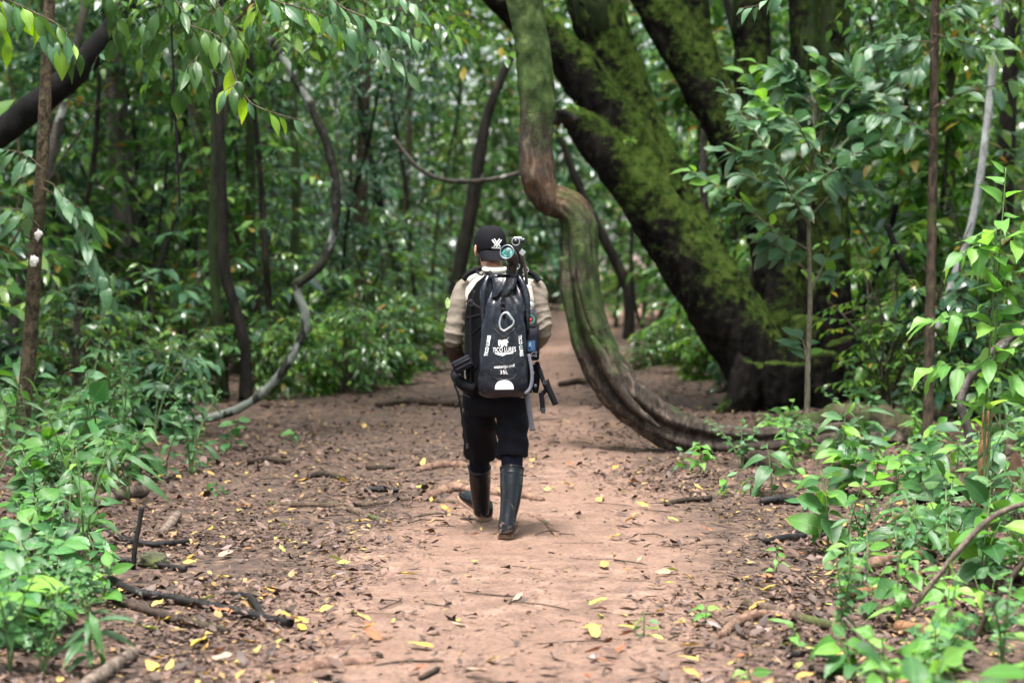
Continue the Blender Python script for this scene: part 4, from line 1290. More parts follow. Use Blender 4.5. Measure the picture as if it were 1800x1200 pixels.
on_floor('surface_root', [(1495, 1018, 8), (1530, 1002, 12), (1580, 990, 12), (1640, 985, 10)], 'red', 'thick reddish root among the right bushes', 'root', 0.9, seed=27)
on_floor('fallen_log', [(1580, 1115, 13), (1630, 1128, 15), (1690, 1148, 14)], 'orange', 'rotten reddish log under the near right bushes', 'log', 1.0, seed=28)
on_floor('wood_chunk', [(1318, 815, 15), (1350, 824, 17), (1392, 838, 12)], 'brown', 'dark rotten log lump below the liana', 'log', 0.8, n=50, k=20, rough=0.7, seed=29)
on_floor('fallen_branch', [(1335, 888, 7), (1375, 886, 9), (1425, 892, 8)], 'black', 'black branch beneath the right bushes', 'branch', 1.0, seed=30)
on_floor('fallen_stick', [(1250, 880, 5), (1200, 884, 5), (1170, 890, 4)], 'brown', 'thin brown stick near the right trail edge', 'stick', 1.0, n=24, seed=31)
on_floor('fallen_stick', [(770, 1180, 5), (750, 1190, 5), (738, 1196, 4)], 'brown', 'short brown stick at the bottom centre of the trail', 'stick', 1.0, n=20, seed=32)
on_floor('fallen_stick', [(1385, 1160, 6), (1450, 1150, 6), (1520, 1158, 5)], 'black', 'black stick near the bottom right seedlings', 'stick', 1.0, n=30, seed=33)
for rows, mt, label, D in (([(1482, 1086, 4), (1520, 1130, 4.5), (1575, 1195, 5), (1600, 1240, 5)], 'grey', 'thin purplish grey stem slanting in front of the right bushes', 8.6),
        ([(1600, 1075, 4), (1650, 1010, 5), (1700, 950, 5.5), (1745, 908, 5.5), (1800, 886, 5), (1860, 884, 5)], 'grey', 'tan arching stem over the near right bushes', 8.9),
        ([(1700, 1150, 4), (1735, 1080, 5), (1775, 1020, 5), (1830, 950, 6)], 'brown', 'brown stem slanting at the bottom right corner', 8.3),
        ([(1610, 880, 8), (1660, 866, 9), (1705, 860, 9), (1745, 850, 8)], 'black', 'black rotting branch behind the right bushes', 12.4)):
    P = [W(a, b, D) for a, b, _ in rows]
    v, f = tube_np(P, [c * D / F_PX for *_, c in rows], 40, 10, 0.1, 20)
    tag(obj('slanting_stem', mesh_np('slanting_stem', v, f), M_STICK[mt]), label, 'stem')
# mossy stone
b = bmesh.new(); bmesh.ops.create_icosphere(b, subdivisions=4, radius=1.0)
for q in b.verts:
    nn = float(fbm(np.array(q.co) * 1.8, 15, 3))
    q.co = Vector((q.co.x * 0.075, q.co.y * 0.06, q.co.z * 0.05)) * (1 + 0.5 * nn)
m = bpy.data.meshes.new('mossy_stone'); b.to_mesh(m); b.free()
m.polygons.foreach_set('use_smooth', [True] * len(m.polygons))
st = obj('mossy_stone', m, bark_mat('mossy_stone', (0.07, 0.065, 0.05), (0.17, 0.16, 0.13), 30, 1, (0.07, 0.085, 0.03), 0.7))
st.location = G(270, 992) + Vector((0, 0, 0.025))
tag(st, 'small mossy stone behind the flecked black branch', 'stone')
# broken brown stump with splintered top
P = [W(1726, 850, 12.6), W(1729, 800, 12.6), W(1733, 750, 12.6), W(1736, 722, 12.6)]
P[0].z = float(gz(P[0].x, P[0].y)) - 0.03
v, f = tube_np(P, [0.034, 0.029, 0.027, 0.022], 50, 16, 0.25, 16, lambda th, s: 1 + 0.35 * np.cos(3 * th + 1) * (s > 0.85) + 0.12 * np.cos(5 * th), 71)
e = tag(empty('broken_stem', P[0]), 'splintered brown stem stump between the right bushes', 'stump')
obj('stump', mesh_np('stump', v - np.array(P[0]), f), M_STICK['orange'], e)
# large brown dead leaf hanging by it
rows = []
for i, t in enumerate(np.linspace(0, 1, 14)):
    c = W(1785 - 40 * t + 8 * math.sin(5 * t), 795 + 115 * t, 12.2)
    w = 0.052 * math.sin(math.pi * (0.12 + 0.85 * t)) ** 0.7
    rows.append([c + Vector((w * math.cos(a) * 1.0, w * 0.7 * math.sin(a), 0.012 * math.sin(7 * t + 3 * a))) for a in np.linspace(-2.6, 1.1, 9)])
mb = MB().grid(rows)
tag(mb.build('dead_leaf', dry_mat('dead_leaf', (0.20, 0.105, 0.065), (0.30, 0.17, 0.11), 0.75)), 'large curled brown dead leaf hanging beside the stump', 'leaf')
# ------------------------------------------------------------------ near plants, leaf by leaf
def species(name, kind, wid, mats, teeth=0, droop=(0.1, 0.3, 0.55), fold=0.2, wave=0.08, pet=0.12, seg=6, cross=2):
    out = []
    for i in range(6):
        d = droop[i % 3] * (1.0 if i < 3 else 1.5) - (0.12 if i == 5 else 0)
        tv, tf, tu = leaf_tpl(kind, wid * (0.82, 1.0, 1.12, 0.92, 1.2, 0.75)[i], seg, fold * (1, 1.6, 0.6, 2.0, 1.2, 0.3)[i], d, wave * (0.6, 1.2, 2.2, 1.0, 1.7, 2.6)[i], teeth, pet, 0, 600 + i + len(name), cross)
        out.append(mesh_np('leaf', tv, tf, tu))
    return out, mats
_lm = lambda n, a, b, c, **k: leaf_mat(n, a, b, c, per='object', **k)
ML_BROAD = [_lm('broad_leaf', (0.030, 0.105, 0.018), (0.070, 0.19, 0.030), (0.16, 0.30, 0.05), veins=0.45, rough=0.45, transl=0.32, spec=0.35), _lm('broad_leaf_dark', (0.016, 0.058, 0.018), (0.038, 0.11, 0.034), (0.07, 0.16, 0.04), veins=0.4, rough=0.38, spec=0.4, transl=0.25)]
ML_SERR = [_lm('toothed_leaf', (0.018, 0.072, 0.026), (0.045, 0.145, 0.046), (0.08, 0.20, 0.06), veins=0.5, rough=0.36, spec=0.4, transl=0.25)]
ML_BRIGHT = [_lm('bright_leaf', (0.062, 0.175, 0.036), (0.11, 0.255, 0.06), (0.20, 0.35, 0.09), veins=0.3, rough=0.40, transl=0.42)]
ML_BLUE = [_lm('bluish_leaf', (0.034, 0.085, 0.048), (0.065, 0.14, 0.078), (0.10, 0.20, 0.08), veins=0.25, rough=0.36, transl=0.25), _lm('bluish_leaf_young', (0.08, 0.20, 0.035), (0.12, 0.26, 0.05), (0.17, 0.32, 0.06), veins=0.25, rough=0.4, transl=0.4)]
ML_HANG = [_lm('hanging_leaf', (0.016, 0.050, 0.012), (0.036, 0.09, 0.022), (0.08, 0.17, 0.03), veins=0.3, rough=0.33, transl=0.35), _lm('hanging_leaf_pale', (0.035, 0.095, 0.048), (0.06, 0.135, 0.07), (0.10, 0.185, 0.09), veins=0.3, rough=0.33, transl=0.22), _lm('hanging_leaf_lit', (0.10, 0.21, 0.025), (0.15, 0.27, 0.035), (0.2, 0.32, 0.05), veins=0.3, rough=0.4, transl=0.45)]
ML_SOFT = [_lm('soft_leaf', (0.022, 0.070, 0.026), (0.048, 0.125, 0.044), (0.09, 0.19, 0.05), veins=0.4, rough=0.40, spec=0.4, transl=0.28)]
SPEC = {'broad': species('broad', 'ovate', 0.56, ML_BROAD), 'serrate': species('serrate', 'lance', 0.50, ML_SERR, teeth=1, seg=14, cross=1, wave=0.05),
        'bright': species('bright', 'drip', 0.52, ML_BRIGHT, wave=0.16), 'blue': species('blue', 'oval', 0.50, ML_BLUE, seg=5),
        'hang': species('hang', 'lance', 0.40, ML_HANG, droop=(0.1, 0.25, 0.4), fold=0.25), 'soft': species('soft', 'drip', 0.50, ML_SOFT, droop=(0.2, 0.45, 0.7)),
        'tiny': species('tiny', 'oval', 0.55, ML_SOFT + ML_SERR, droop=(0.05, 0.2, 0.4), seg=3, cross=1), 'long': species('long', 'lance', 0.24, [ML_BROAD[1], ML_SOFT[0]], droop=(0.3, 0.6, 0.9), fold=0.3),
        'frond': species('frond', 'lance', 0.42, [ML_HANG[1]], teeth=1, seg=12, cross=1)}
M_STEM_G = plain_mat('green_stem', (0.09, 0.14, 0.045), 0.6, 0.4, 0, 0.3, 60)
M_STEM_B = bark_mat('brown_stem', (0.05, 0.036, 0.024), (0.16, 0.12, 0.08), 50, 0.5)
M_STEM_P = bark_mat('pale_stem', (0.13, 0.11, 0.075), (0.32, 0.27, 0.20), 40, 0.4, (0.09, 0.12, 0.04), 0.2)

def add_leaf(parent, sp, p, d, up, size, r, mat=None):
    meshes, mats = SPEC[sp]
    o = bpy.data.objects.new('leaf', matted(meshes[int(r.integers(0, len(meshes)))], mat or mats[int(r.integers(0, len(mats)))]))
    COL.objects.link(o)
    y = Vector(unit(d)); x = y.cross(Vector(up)).normalized(); z = x.cross(y)
    M = Matrix((x, y, z)).transposed().to_4x4() @ Matrix.Diagonal((size * r.uniform(0.85, 1.15), size, size, 1))
    M.translation = Vector(p) - parent.location
    o.parent = parent
    o.matrix_basis = M
    return o

def leaves_on(parent, path, sp, n, size, r, t0=0.3, mode='alt', droop=0.0, mat=None, spread=1.0, rest=None):
    S = spline(path, 60)
    T = np.gradient(S, axis=0)
    az0 = r.uniform(0, 6.283)
    for i in range(n):
        t = t0 + (1 - t0) * (i + r.uniform(0.1, 0.6)) / n
        k = min(int(t * 59), 59)
        p, tan = S[k], unit(T[k])
        if mode == 'alt':
            az = az0 + i * 2.4 + r.normal(0, 0.3)
            el = r.normal(0.05, 0.3) + 0.35 * (t > 0.9)
            d = np.array([math.cos(az), math.sin(az), el])
            up = unit(np.array([0, -0.45, 1.0]) + r.normal(0, 0.30, 3) + 0.35 * np.array([math.cos(az), math.sin(az), 0]))
        else:
            side = unit(np.cross(tan, (0, 0, 1))) if abs(tan[2]) < 0.95 else np.array([1.0, 0, 0])
            s = 1 if i % 2 else -1
            d = unit(tan * r.uniform(0.4, 0.9) + side * s * spread * r.uniform(0.6, 1.0) + np.array([0, 0, -droop + r.normal(0, 0.38)]))
            up = unit(np.array([0, -0.6, 1.0]) + r.normal(0, 0.3, 3))
            if i == n - 1:
                d = unit(tan + np.array([0, 0, -droop]))
        sz = size * r.uniform(0.65, 1.15) * (0.75 if t > 0.92 else 1)
        if rest is not None and r.uniform() < 0.52:
            rest.append((p, d, up, sz))
        else:
            add_leaf(parent, sp, p, d, up, sz, r, mat)

def make_stem(parent, path, r0, r1, mat, name='stem', n=24):
    P = [Vector(q) - parent.location for q in path]
    v, f = tube_np(P, np.linspace(r0, r1, len(P)), n, 7, 0.05, 30)
    return obj(name, mesh_np(name, v, f), mat, parent)

def small_plant(base, h, sp, n, size, r, stems=1, mat=M_STEM_G, name='leafy_plant', lean=0.35):
    e = empty(name, base)
    for s in range(stems):
        az = r.uniform(0, 6.283); ln = r.uniform(0.1, 1) * lean * h
        path = [base + Vector((0, 0, -0.03)), base + Vector((math.cos(az) * ln * 0.2, math.sin(az) * ln * 0.2, h * 0.4)), base + Vector((math.cos(az) * ln * 0.6, math.sin(az) * ln * 0.6, h * 0.75)), base + Vector((math.cos(az) * ln, math.sin(az) * ln, h))]
        make_stem(e, path, 0.0035 + 0.006 * h, 0.002, mat, n=14)
        leaves_on(e, path, sp, n, size, r, 0.28)
    return e

rp = np.random.default_rng(1234)
LOOK = {'tiny': 'small-leaved', 'long': 'long-leaved', 'broad': 'broad-leaved', 'serrate': 'toothed-leaved', 'soft': 'soft drooping', 'bright': 'bright green', 'blue': 'small-leaved bluish'}
def bed(xr, yr, inside, count, hs, sps, size, tail, nl=(8, 14), gap=26, stems=(1, 2)):
    done, tries = [], 0
    while len(done) < count and tries < 4000:
        tries += 1
        px, py = rp.uniform(*xr), rp.uniform(*yr)
        if not inside(px, py) or any((px - a) ** 2 + (2.2 * (py - b)) ** 2 < gap * gap for a, b in done):
            continue
        done.append((px, py))
        sp = sps[int(rp.integers(0, len(sps)))]
        h = rp.uniform(*hs)
        if sp == 'tiny':
            e = small_plant(G(px, py), h, sp, 20, rp.uniform(0.045, 0.07), rp, 3, lean=0.9)
        else:
            e = small_plant(G(px, py), h, sp, int(rp.integers(*nl)), rp.uniform(*size) * (1.5 if sp == 'long' else rp.choice([0.8, 1.05, 1.3])), rp, int(rp.integers(stems[0], stems[1] + 1)))
        hh = 'low' if h < 0.3 else 'knee-high' if h < 0.55 else 'tall'
        classed(e, 'plant', f'{hh} {LOOK[sp]} plant', tail, 'undergrowth plants along the trail', px)
ix = lambda ys, xs: (lambda py: np.interp(py, ys, xs))
eL = ix([740, 800, 850, 900, 1000, 1080, 1150, 1230], [330, 390, 320, 235, 185, 195, 190, 110])
eR = ix([770, 830, 900, 950, 1000, 1100, 1200, 1260], [1335, 1295, 1375, 1415, 1455, 1475, 1450, 1440])
bed((-60, 330), (855, 1010), lambda x, y: x < eL(y), 24, (0.22, 0.62), ['broad', 'broad', 'serrate', 'soft', 'tiny', 'long'], (0.12, 0.19), 'in the left undergrowth beside the sticks', (8, 13))
bed((-60, 260), (1010, 1240), lambda x, y: x < eL(y), 20, (0.14, 0.42), ['serrate', 'serrate', 'broad', 'tiny', 'long'], (0.10, 0.17), 'in the lower left corner', (8, 13))
bed((-60, 420), (742, 855), lambda x, y: x < eL(y), 40, (0.25, 0.85), ['soft', 'soft', 'broad', 'serrate', 'tiny', 'tiny', 'long'], (0.12, 0.18), 'around the foot of the spotted sapling', (9, 15))
bed((1430, 1860), (880, 1040), lambda x, y: x > eR(y), 24, (0.15, 0.5), ['broad', 'broad', 'bright', 'soft', 'tiny', 'long'], (0.12, 0.18), 'in the right undergrowth by the stump', (7, 12))
bed((1430, 1860), (1040, 1250), lambda x, y: x > eR(y), 19, (0.10, 0.38), ['broad', 'bright', 'bright', 'tiny'], (0.10, 0.16), 'in the lower right corner', (6, 10))
bed((1290, 1860), (772, 880), lambda x, y: x > eR(y), 36, (0.2, 0.5), ['broad', 'soft', 'blue', 'bright', 'tiny', 'long'], (0.11, 0.17), 'in the bushes right of the liana', (8, 13))
bed((1540, 1900), (1270, 1420), lambda x, y: True, 10, (0.2, 0.38), ['broad', 'bright'], (0.15, 0.19), 'nearest the camera at the right corner', (6, 9), 60)
bed((1330, 1860), (700, 772), lambda x, y: x > 1500 or y < 735, 18, (0.3, 0.7), ['blue', 'soft'], (0.13, 0.18), 'behind the mossy log', (8, 12))
# single seedlings on the trail edges
for px, py, h, sp, n, sz, lab in ((1132, 1118, 0.10, 'blue', 6, 0.07, 'tiny seedling on bare soil beside two brown leaves'), (1240, 1096, 0.08, 'bright', 5, 0.08, 'tiny pale green seedling at the right litter edge'), (1232, 832, 0.22, 'bright', 12, 0.11, 'bright bushy seedling in front of the liana foot'), (1200, 828, 0.16, 'blue', 8, 0.09, 'small bluish seedling left of the bright one by the liana'),
        (1278, 872, 0.14, 'blue', 8, 0.09, 'small seedling below the dark log lump'), (1318, 868, 0.13, 'blue', 7, 0.09, 'small seedling nearest the black branch under the bushes'), (1364, 1010, 0.15, 'bright', 7, 0.06, 'yellowish seedling with a dark stem by the pale tipped branch'), (1392, 1140, 0.09, 'bright', 5, 0.09, 'low seedling below the mossy broken root'), (1320, 1200, 0.06, 'bright', 4, 0.08, 'tiny round leaved seedling at the bottom edge, right of centre'),
        (405, 790, 0.26, 'serrate', 11, 0.13, 'leafy clump standing below the end of the lichen vine'), (515, 778, 0.10, 'broad', 5, 0.12, 'low broad leaved seedling on the litter right of the clump'), (345, 830, 0.2, 'soft', 9, 0.11, 'drooping seedling at the left trail edge'), (1408, 925, 0.22, 'serrate', 6, 0.13, 'veined leafy plant over the black branch at right'), (380, 870, 0.10, 'soft', 5, 0.10, 'low seedling on the left litter beside the stump of grey wood')):
    tag(small_plant(G(px, py), h, sp, n, sz, rp, 1), lab, 'seedling')

# tall bright sapling at the right edge
def px_path(rows, D, dd=None):
    return [W(a, b, D + (dd[i] if dd else 0)) for i, (a, b) in enumerate(rows)]
base = G(1728, 930)
D0 = base.y
e = tag(empty('bright_sapling', base), 'tall fresh green sapling with two thin stems and drooping bright leaves', 'sapling')
for rows, nl in (([(1728, 930), (1738, 800), (1744, 680), (1752, 560), (1758, 430), (1764, 360), (1768, 295)], 26), ([(1734, 930), (1730, 800), (1736, 660), (1744, 560), (1748, 470), (1752, 400)], 18)):
    pth = px_path(rows, D0)
    make_stem(e, pth, 0.009, 0.003, M_STEM_G, n=40)
    leaves_on(e, pth, 'bright', nl, 0.20, rp, 0.32)
for rows in ([(1745, 560), (1700, 545), (1660, 560), (1630, 560)], [(1740, 650), (1700, 640), (1660, 640), (1635, 645)], [(1755, 440), (1720, 430), (1690, 445)], [(1752, 500), (1790, 480), (1830, 470)], [(1748, 600), (1785, 590), (1830, 600)], [(1745, 640), (1780, 655), (1820, 690)], [(1760, 400), (1790, 420), (1820, 400)]):
    pth = px_path(rows, D0, [0, -0.05, -0.1, -0.15][:len(rows)])
    make_stem(e, pth, 0.004, 0.0015, M_STEM_G, 'side_stem', 12)
    leaves_on(e, pth, 'bright', 7, 0.20, rp, 0.25, 'two', 0.15)

# leafy branches hanging into the frame at the top left
def hanging(rows, D, sp, n, size, label, mat=None, droop=0.7, spread=0.7, side=()):
    pth = px_path(rows, D)
    e = tag(empty('hanging_branch', pth[0]), label, 'branch', 'leafy branches hanging into the frame')
    make_stem(e, pth, 0.007, 0.002, M_STEM_B, 'twig', 30)
    leaves_on(e, pth, sp, int(n * 1.2), size * 1.0, rp, 0.12, 'two', droop, mat, spread)
    for rw, m in side:
        q = px_path(rw, D, [0.0] + [rp.normal(0, 0.15)] * (len(rw) - 1))
        make_stem(e, q, 0.004, 0.0015, M_STEM_B, 'side_twig', 16)
        leaves_on(e, q, sp, int(m * 1.2), size * 1.0, rp, 0.15, 'two', droop, mat, spread)
    return e
H0, H1, H2 = ML_HANG
hanging([(540, -60), (590, 5), (640, 30), (690, 48), (738, 72)], 12.6, 'hang', 16, 0.175, 'pale leafy branch tip hanging top, ending right of the crooked vine', H1, 0.55, 0.7, [([(600, 10), (640, 55), (680, 95), (722, 130)], 9), ([(575, -10), (600, 40), (615, 75)], 7)])
hanging([(430, -60), (470, -5), (520, 12), (570, 30), (610, 60)], 12.9, 'hang', 13, 0.17, 'mid green leafy twig hanging across the top of the crooked vine', None, 0.7, 0.6, [([(470, -10), (450, 20), (440, 45)], 5)])
hanging([(250, -70), (300, -10), (335, 45), (352, 100), (362, 160)], 12.8, 'hang', 18, 0.18, 'dark drooping leafy branch in front of the mossy trunk pair', H0, 0.9, 0.7, [([(300, -10), (270, 30), (255, 75)], 9), ([(335, 45), (390, 70), (412, 120)], 9), ([(352, 95), (330, 120), (318, 155)], 7)])
hanging([(330, -60), (385, 10), (420, 70), (432, 110)], 13.4, 'hang', 14, 0.175, 'dense dark leaf spray above the mossy trunk pair', H0, 0.9, 0.7, [([(385, 10), (350, 35), (330, 70)], 8)])
hanging([(402, 90), (415, 140), (440, 180), (480, 198), (530, 212)], 12.4, 'hang', 7, 0.17, 'thin twig with a few long leaves hanging below the dark spray', None, 0.9, 0.35, [([(418, 145), (396, 160), (390, 172)], 3)])
hanging([(-60, -30), (0, -5), (60, 22), (110, 50), (140, 95)], 12.2, 'hang', 16, 0.19, 'leafy branch covering the top left corner before the sapling', None, 0.8, 0.7, [([(60, 20), (90, 60), (118, 90)], 6), ([(0, 0), (-5, 40), (10, 75)], 5)])
hanging([(150, -70), (185, -20), (205, 30), (200, 80)], 13.6, 'hang', 12, 0.18, 'leaf spray hanging over the dark leaning trunk', H0, 0.9, 0.6)
hanging([(60, -60), (40, -20), (20, 20)], 13.0, 'hang', 9, 0.17, 'sparse leaf spray at the extreme top left corner', None, 0.8, 0.6)
hanging([(640, -60), (690, -15), (720, 5), (745, 20)], 12.8, 'hang', 9, 0.15, 'short leaf spray at the top edge left of the liana', H1, 0.6, 0.7)
hanging([(1400, -60), (1370, -15), (1335, 8), (1300, 15)], 14.0, 'hang', 7, 0.15, 'small pale twig of leaves at the top above the leaning stems', H1, 0.4, 0.6)
# fuller boughs above and behind those twigs
for i, (rows, D, mi) in enumerate((([(230, -90), (270, -20), (310, 20), (350, 50)], 16.0, 0), ([(330, -90), (310, -30), (280, 10), (260, 30)], 17.0, 1), ([(420, -90), (460, -20), (520, 30), (590, 50)], 17.5, 0), ([(560, -90), (600, -20), (660, 10), (730, 20)], 18.5, 0), ([(700, -90), (740, -20), (790, 20), (840, 30)], 20.5, 2), ([(480, -70), (430, 20), (380, 60), (330, 80)], 18.5, 2), ([(620, -60), (580, 40), (540, 90), (500, 120)], 21.5, 0), ([(770, -60), (720, 60), (670, 110), (620, 140)], 22.0, 1), ([(1540, -70), (1580, -10), (1640, 20), (1700, 30)], 18.5, 0), ([(1820, -40), (1760, 20), (1700, 60), (1650, 90)], 19.0, 2))):
    pth = px_path(rows, D)
    e = tag(empty('leafy_bough', pth[0]), None, None)
    make_stem(e, pth, 0.014, 0.004, M_STEM_B, 'bough', 30)
    S = spline(pth, 40)
    wood, L = [], []
    for k in range(24):
        o = S[int((0.12 + 0.88 * k / 24) * 39)]
        az = rp.uniform(0, 6.283)
        w_, l_ = spray(o, (math.cos(az), math.sin(az), rp.uniform(-0.5, 0.3)), rp.uniform(0.3, 0.7), 9, rp.uniform(0.11, 0.18), rp, 0.6, 0.004)
        wood.append(w_); L += l_
    tw, fo = finish_plant('bough', wood, L, TP_LA if i % 2 else TP_OV, rp)
    for nm, me_, mt_ in (('twig', tw, M_TWIG), ('foliage', fo, M_BG[mi])):
        v_, _ = verts_of(me_); set_verts(me_, v_ - np.array(e.location)); obj(nm, me_, mt_, e)
    classed(e, 'branch', 'leafy bough hanging from above', 'behind the top left twigs' if rows[0][0] < 900 else 'at the top right', 'leafy boughs along the top', rows[-1][0])
# toothed fronds beside the spotted sapling
for rows, n, lab in (([(60, 310), (100, 330), (140, 400), (170, 460), (195, 520)], 20, 'long toothed frond arching right from the spotted sapling'), ([(75, 330), (110, 350), (145, 370), (165, 400)], 10, 'short toothed frond above the long one on the sapling'), ([(70, 400), (45, 375), (10, 365), (-30, 370)], 9, 'toothed frond reaching left from the sapling'), ([(78, 300), (50, 275), (20, 265), (-20, 262)], 8, 'thin upper frond left of the spotted sapling')):
    hanging(rows, 14.9, 'frond', n, 0.20, lab, None, 0.5, 0.75)
# slender shrub with bluish leaves in front of the great tree
base = G(1418, 775)
D1 = base.y
e = tag(empty('slender_shrub', base), 'slender pale stemmed shrub with bluish green leaves before the great tree', 'shrub')
main = px_path([(1418, 775), (1420, 650), (1424, 520), (1422, 400), (1426, 300), (1432, 220), (1440, 130)], D1)
make_stem(e, main, 0.026, 0.006, M_STEM_P, n=60)
REST = []
leaves_on(e, main, 'blue', 18, 0.17, rp, 0.72)
for rows, n in (([(1424, 400), (1380, 320), (1335, 240), (1298, 195), (1272, 150)], 22), ([(1426, 300), (1445, 215), (1405, 155), (1385, 110)], 18), ([(1426, 330), (1470, 265), (1520, 222), (1572, 205)], 20), ([(1430, 260), (1470, 190), (1500, 145), (1485, 112)], 18),
        ([(1422, 440), (1350, 395), (1290, 345), (1215, 300)], 20), ([(1424, 380), (1465, 340), (1510, 322), (1550, 330)], 13), ([(1426, 310), (1380, 215), (1340, 170), (1308, 130)], 20), ([(1430, 230), (1460, 150), (1440, 105)], 14), ([(1335, 250), (1320, 200), (1345, 160)], 12), ([(1460, 270), (1490, 200), (1530, 160)], 14),
        ([(1422, 480), (1380, 440), (1345, 420)], 8), ([(1422, 520), (1445, 470), (1460, 440)], 6), ([(1420, 650), (1412, 600), (1402, 590)], 4), ([(1440, 190), (1380, 150), (1330, 110)], 12), ([(1424, 360), (1370, 300), (1310, 275), (1262, 262)], 14), ([(1426, 300), (1385, 250), (1350, 215), (1300, 205)], 14), ([(1428, 270), (1400, 215), (1360, 190), (1320, 160)], 14), ([(1430, 240), (1470, 215), (1510, 190), (1560, 165)], 14), ([(1426, 320), (1465, 300), (1505, 270), (1545, 255)], 14), ([(1424, 350), (1390, 330), (1345, 320), (1300, 305)], 12), ([(1432, 220), (1425, 160), (1400, 130), (1365, 120)], 14)):
    q = px_path(rows, D1, [0] + [rp.normal(0, 0.3)] * (len(rows) - 1))
    make_stem(e, q, 0.009, 0.002, M_STEM_P, 'side_stem', 20)
    leaves_on(e, q, 'blue', int(n * 1.8), 0.215, rp, 0.22, 'two', 0.15, ML_BLUE[1] if rp.uniform() < 0.14 else ML_BLUE[0] if rp.uniform() < 0.75 else None, 0.9, REST)
fv_, ff_, fu_ = place_leaves([leaf_tpl('oval', 0.5, 5, 0.2, d_, 0.12, petiole=0.12, seed=9, cross=1) for d_ in (0.1, 0.3, 0.55)], *(np.array([q[i] for q in REST]) for i in range(4)), r=rp)
tag(obj('foliage', mesh_np('foliage', fv_ - np.array(e.location), ff_, fu_), leaf_mat('bluish_foliage', (0.030, 0.078, 0.044), (0.062, 0.136, 0.075), (0.11, 0.22, 0.08), rough=0.36, transl=0.25, veins=0.25), e), None, None, None, 'stuff')
# leafy boughs of the mottled trunk
for rows, n, lab in (([(1641, 75), (1600, 72), (1560, 80), (1520, 82)], 18, 'leafy bough reaching left from the mottled trunk near the top'), ([(1641, 60), (1680, 70), (1720, 82), (1765, 80)], 16, 'leafy bough reaching right from the mottled trunk near the top'), ([(1640, 85), (1620, 110), (1600, 118), (1575, 130)], 12, 'lower small bough left of the mottled trunk'), ([(1640, 30), (1680, 10), (1720, -20)], 12, 'uppermost bough right of the mottled trunk'), ([(1640, 240), (1600, 215), (1545, 200), (1510, 210)], 14, 'dark leafy bough meeting the slender shrub from the right'), ([(1640, 190), (1690, 165), (1750, 150), (1820, 120)], 12, 'thin twiggy bough crossing the pale trunk')):
    hanging(rows, 16.5, 'blue', n, 0.19, lab, ML_BLUE[0], 0.25, 0.9)
# ------------------------------------------------------------------ the hiker
PD = G(888, 947).y
KM = PD / F_PX
def Q(px, py, dy=0.0):
    return W(px, py, PD + dy)
hiker = tag(empty('person', G(888, 947)), 'hiker in khaki shirt, black shorts and rubber boots walking away along the trail', 'person')
def fabric(name, c, weave=420, rough=0.85, fold=0.0, var=0.12, spec=0.12, c2=None):
    t = NT(name)
    v = t.coord('Object')
    n = t.noise(v, 7, 5, 0.6)
    col = t.mix(n, tuple(x * (1 - var) for x in c), tuple(min(1, x * (1 + var)) for x in (c2 or c)))
    t.base(col, rough, spec)
    w = t.noise(v, weave, 2)
    t.bump(t.math('ADD', t.math('MULTIPLY', w, 0.4), t.math('MULTIPLY', t.noise(v, 38, 4, 0.6, 0.5), fold)), 0.35, 0.004)
    return t.m
M_SKIN = NT('skin')
_n = M_SKIN.noise(M_SKIN.coord('Object'), 60, 4)
M_SKIN.base(M_SKIN.mix(_n, (0.36, 0.185, 0.12), (0.46, 0.25, 0.17)), 0.5, 0.4)
M_SKIN.b.inputs['Subsurface Weight'].default_value = 0.12
M_SKIN.b.inputs['Subsurface Radius'].default_value = (0.01, 0.004, 0.002)
M_SKIN.bump(_n, 0.1, 0.002)
M_SKIN = M_SKIN.m
M_SHIRT = fabric('khaki_shirt', (0.40, 0.375, 0.325), 500, 0.88, 0.5)
M_SLEEVE = fabric('taupe_sleeve', (0.15, 0.127, 0.102), 500, 0.88, 0.5)
M_ARM = fabric('dark_brown_arm_cover', (0.050, 0.032, 0.024), 600, 0.75, 0.3)
M_SHORT = fabric('black_shorts', (0.0045, 0.0045, 0.0075), 500, 0.8, 0.4)
M_SOCK = fabric('navy_sock', (0.005, 0.0055, 0.012), 700, 0.9, 0.1)
M_CAP = fabric('black_cap', (0.0045, 0.0045, 0.0065), 900, 0.85, 0.1)
M_HAIR = plain_mat('dark_hair', (0.012, 0.009, 0.008), 0.55, 0.4, 0, 0.4, 300, 0.6)
M_WHITE = plain_mat('white_print', (0.78, 0.78, 0.77), 0.55, 0.4, 0, 0.06, 200)

def ellipsoid(mb, c, rad, rot=None, n=18, k=24):
    rot = rot or Matrix.Identity(3)
    P = []
    for i in range(n + 1):
        a = math.pi * (i / n) * 0.998 + 0.003
        P.append([Vector(c) + rot @ Vector((rad[0] * math.sin(a) * math.cos(b), rad[1] * math.sin(a) * math.sin(b), -rad[2] * math.cos(a))) for b in np.linspace(0, 2 * math.pi, k, endpoint=False)])
    return mb.grid(P, True, True)
def limb(mb, rows, n=30, k=18, flat=None):
    S = spline([(*r[0], r[1]) for r in rows], n)
    return mb.grid(tube_rows(S[:, :3], np.maximum(S[:, 3], 0.002), k, flat), True, True)
def ring(c, ax, ay, e=2.0, k=36):
    out = []
    for b in np.linspace(0, 2 * math.pi, k, endpoint=False):
        cc, ss = math.cos(b), math.sin(b)
        out.append(Vector(c) + Vector(ax) * math.copysign(abs(cc) ** (2 / e), cc) + Vector(ay) * math.copysign(abs(ss) ** (2 / e), ss))
    return out
X, Y, Z = Vector((1, 0, 0)), Vector((0, 1, 0)), Vector((0, 0, 1))

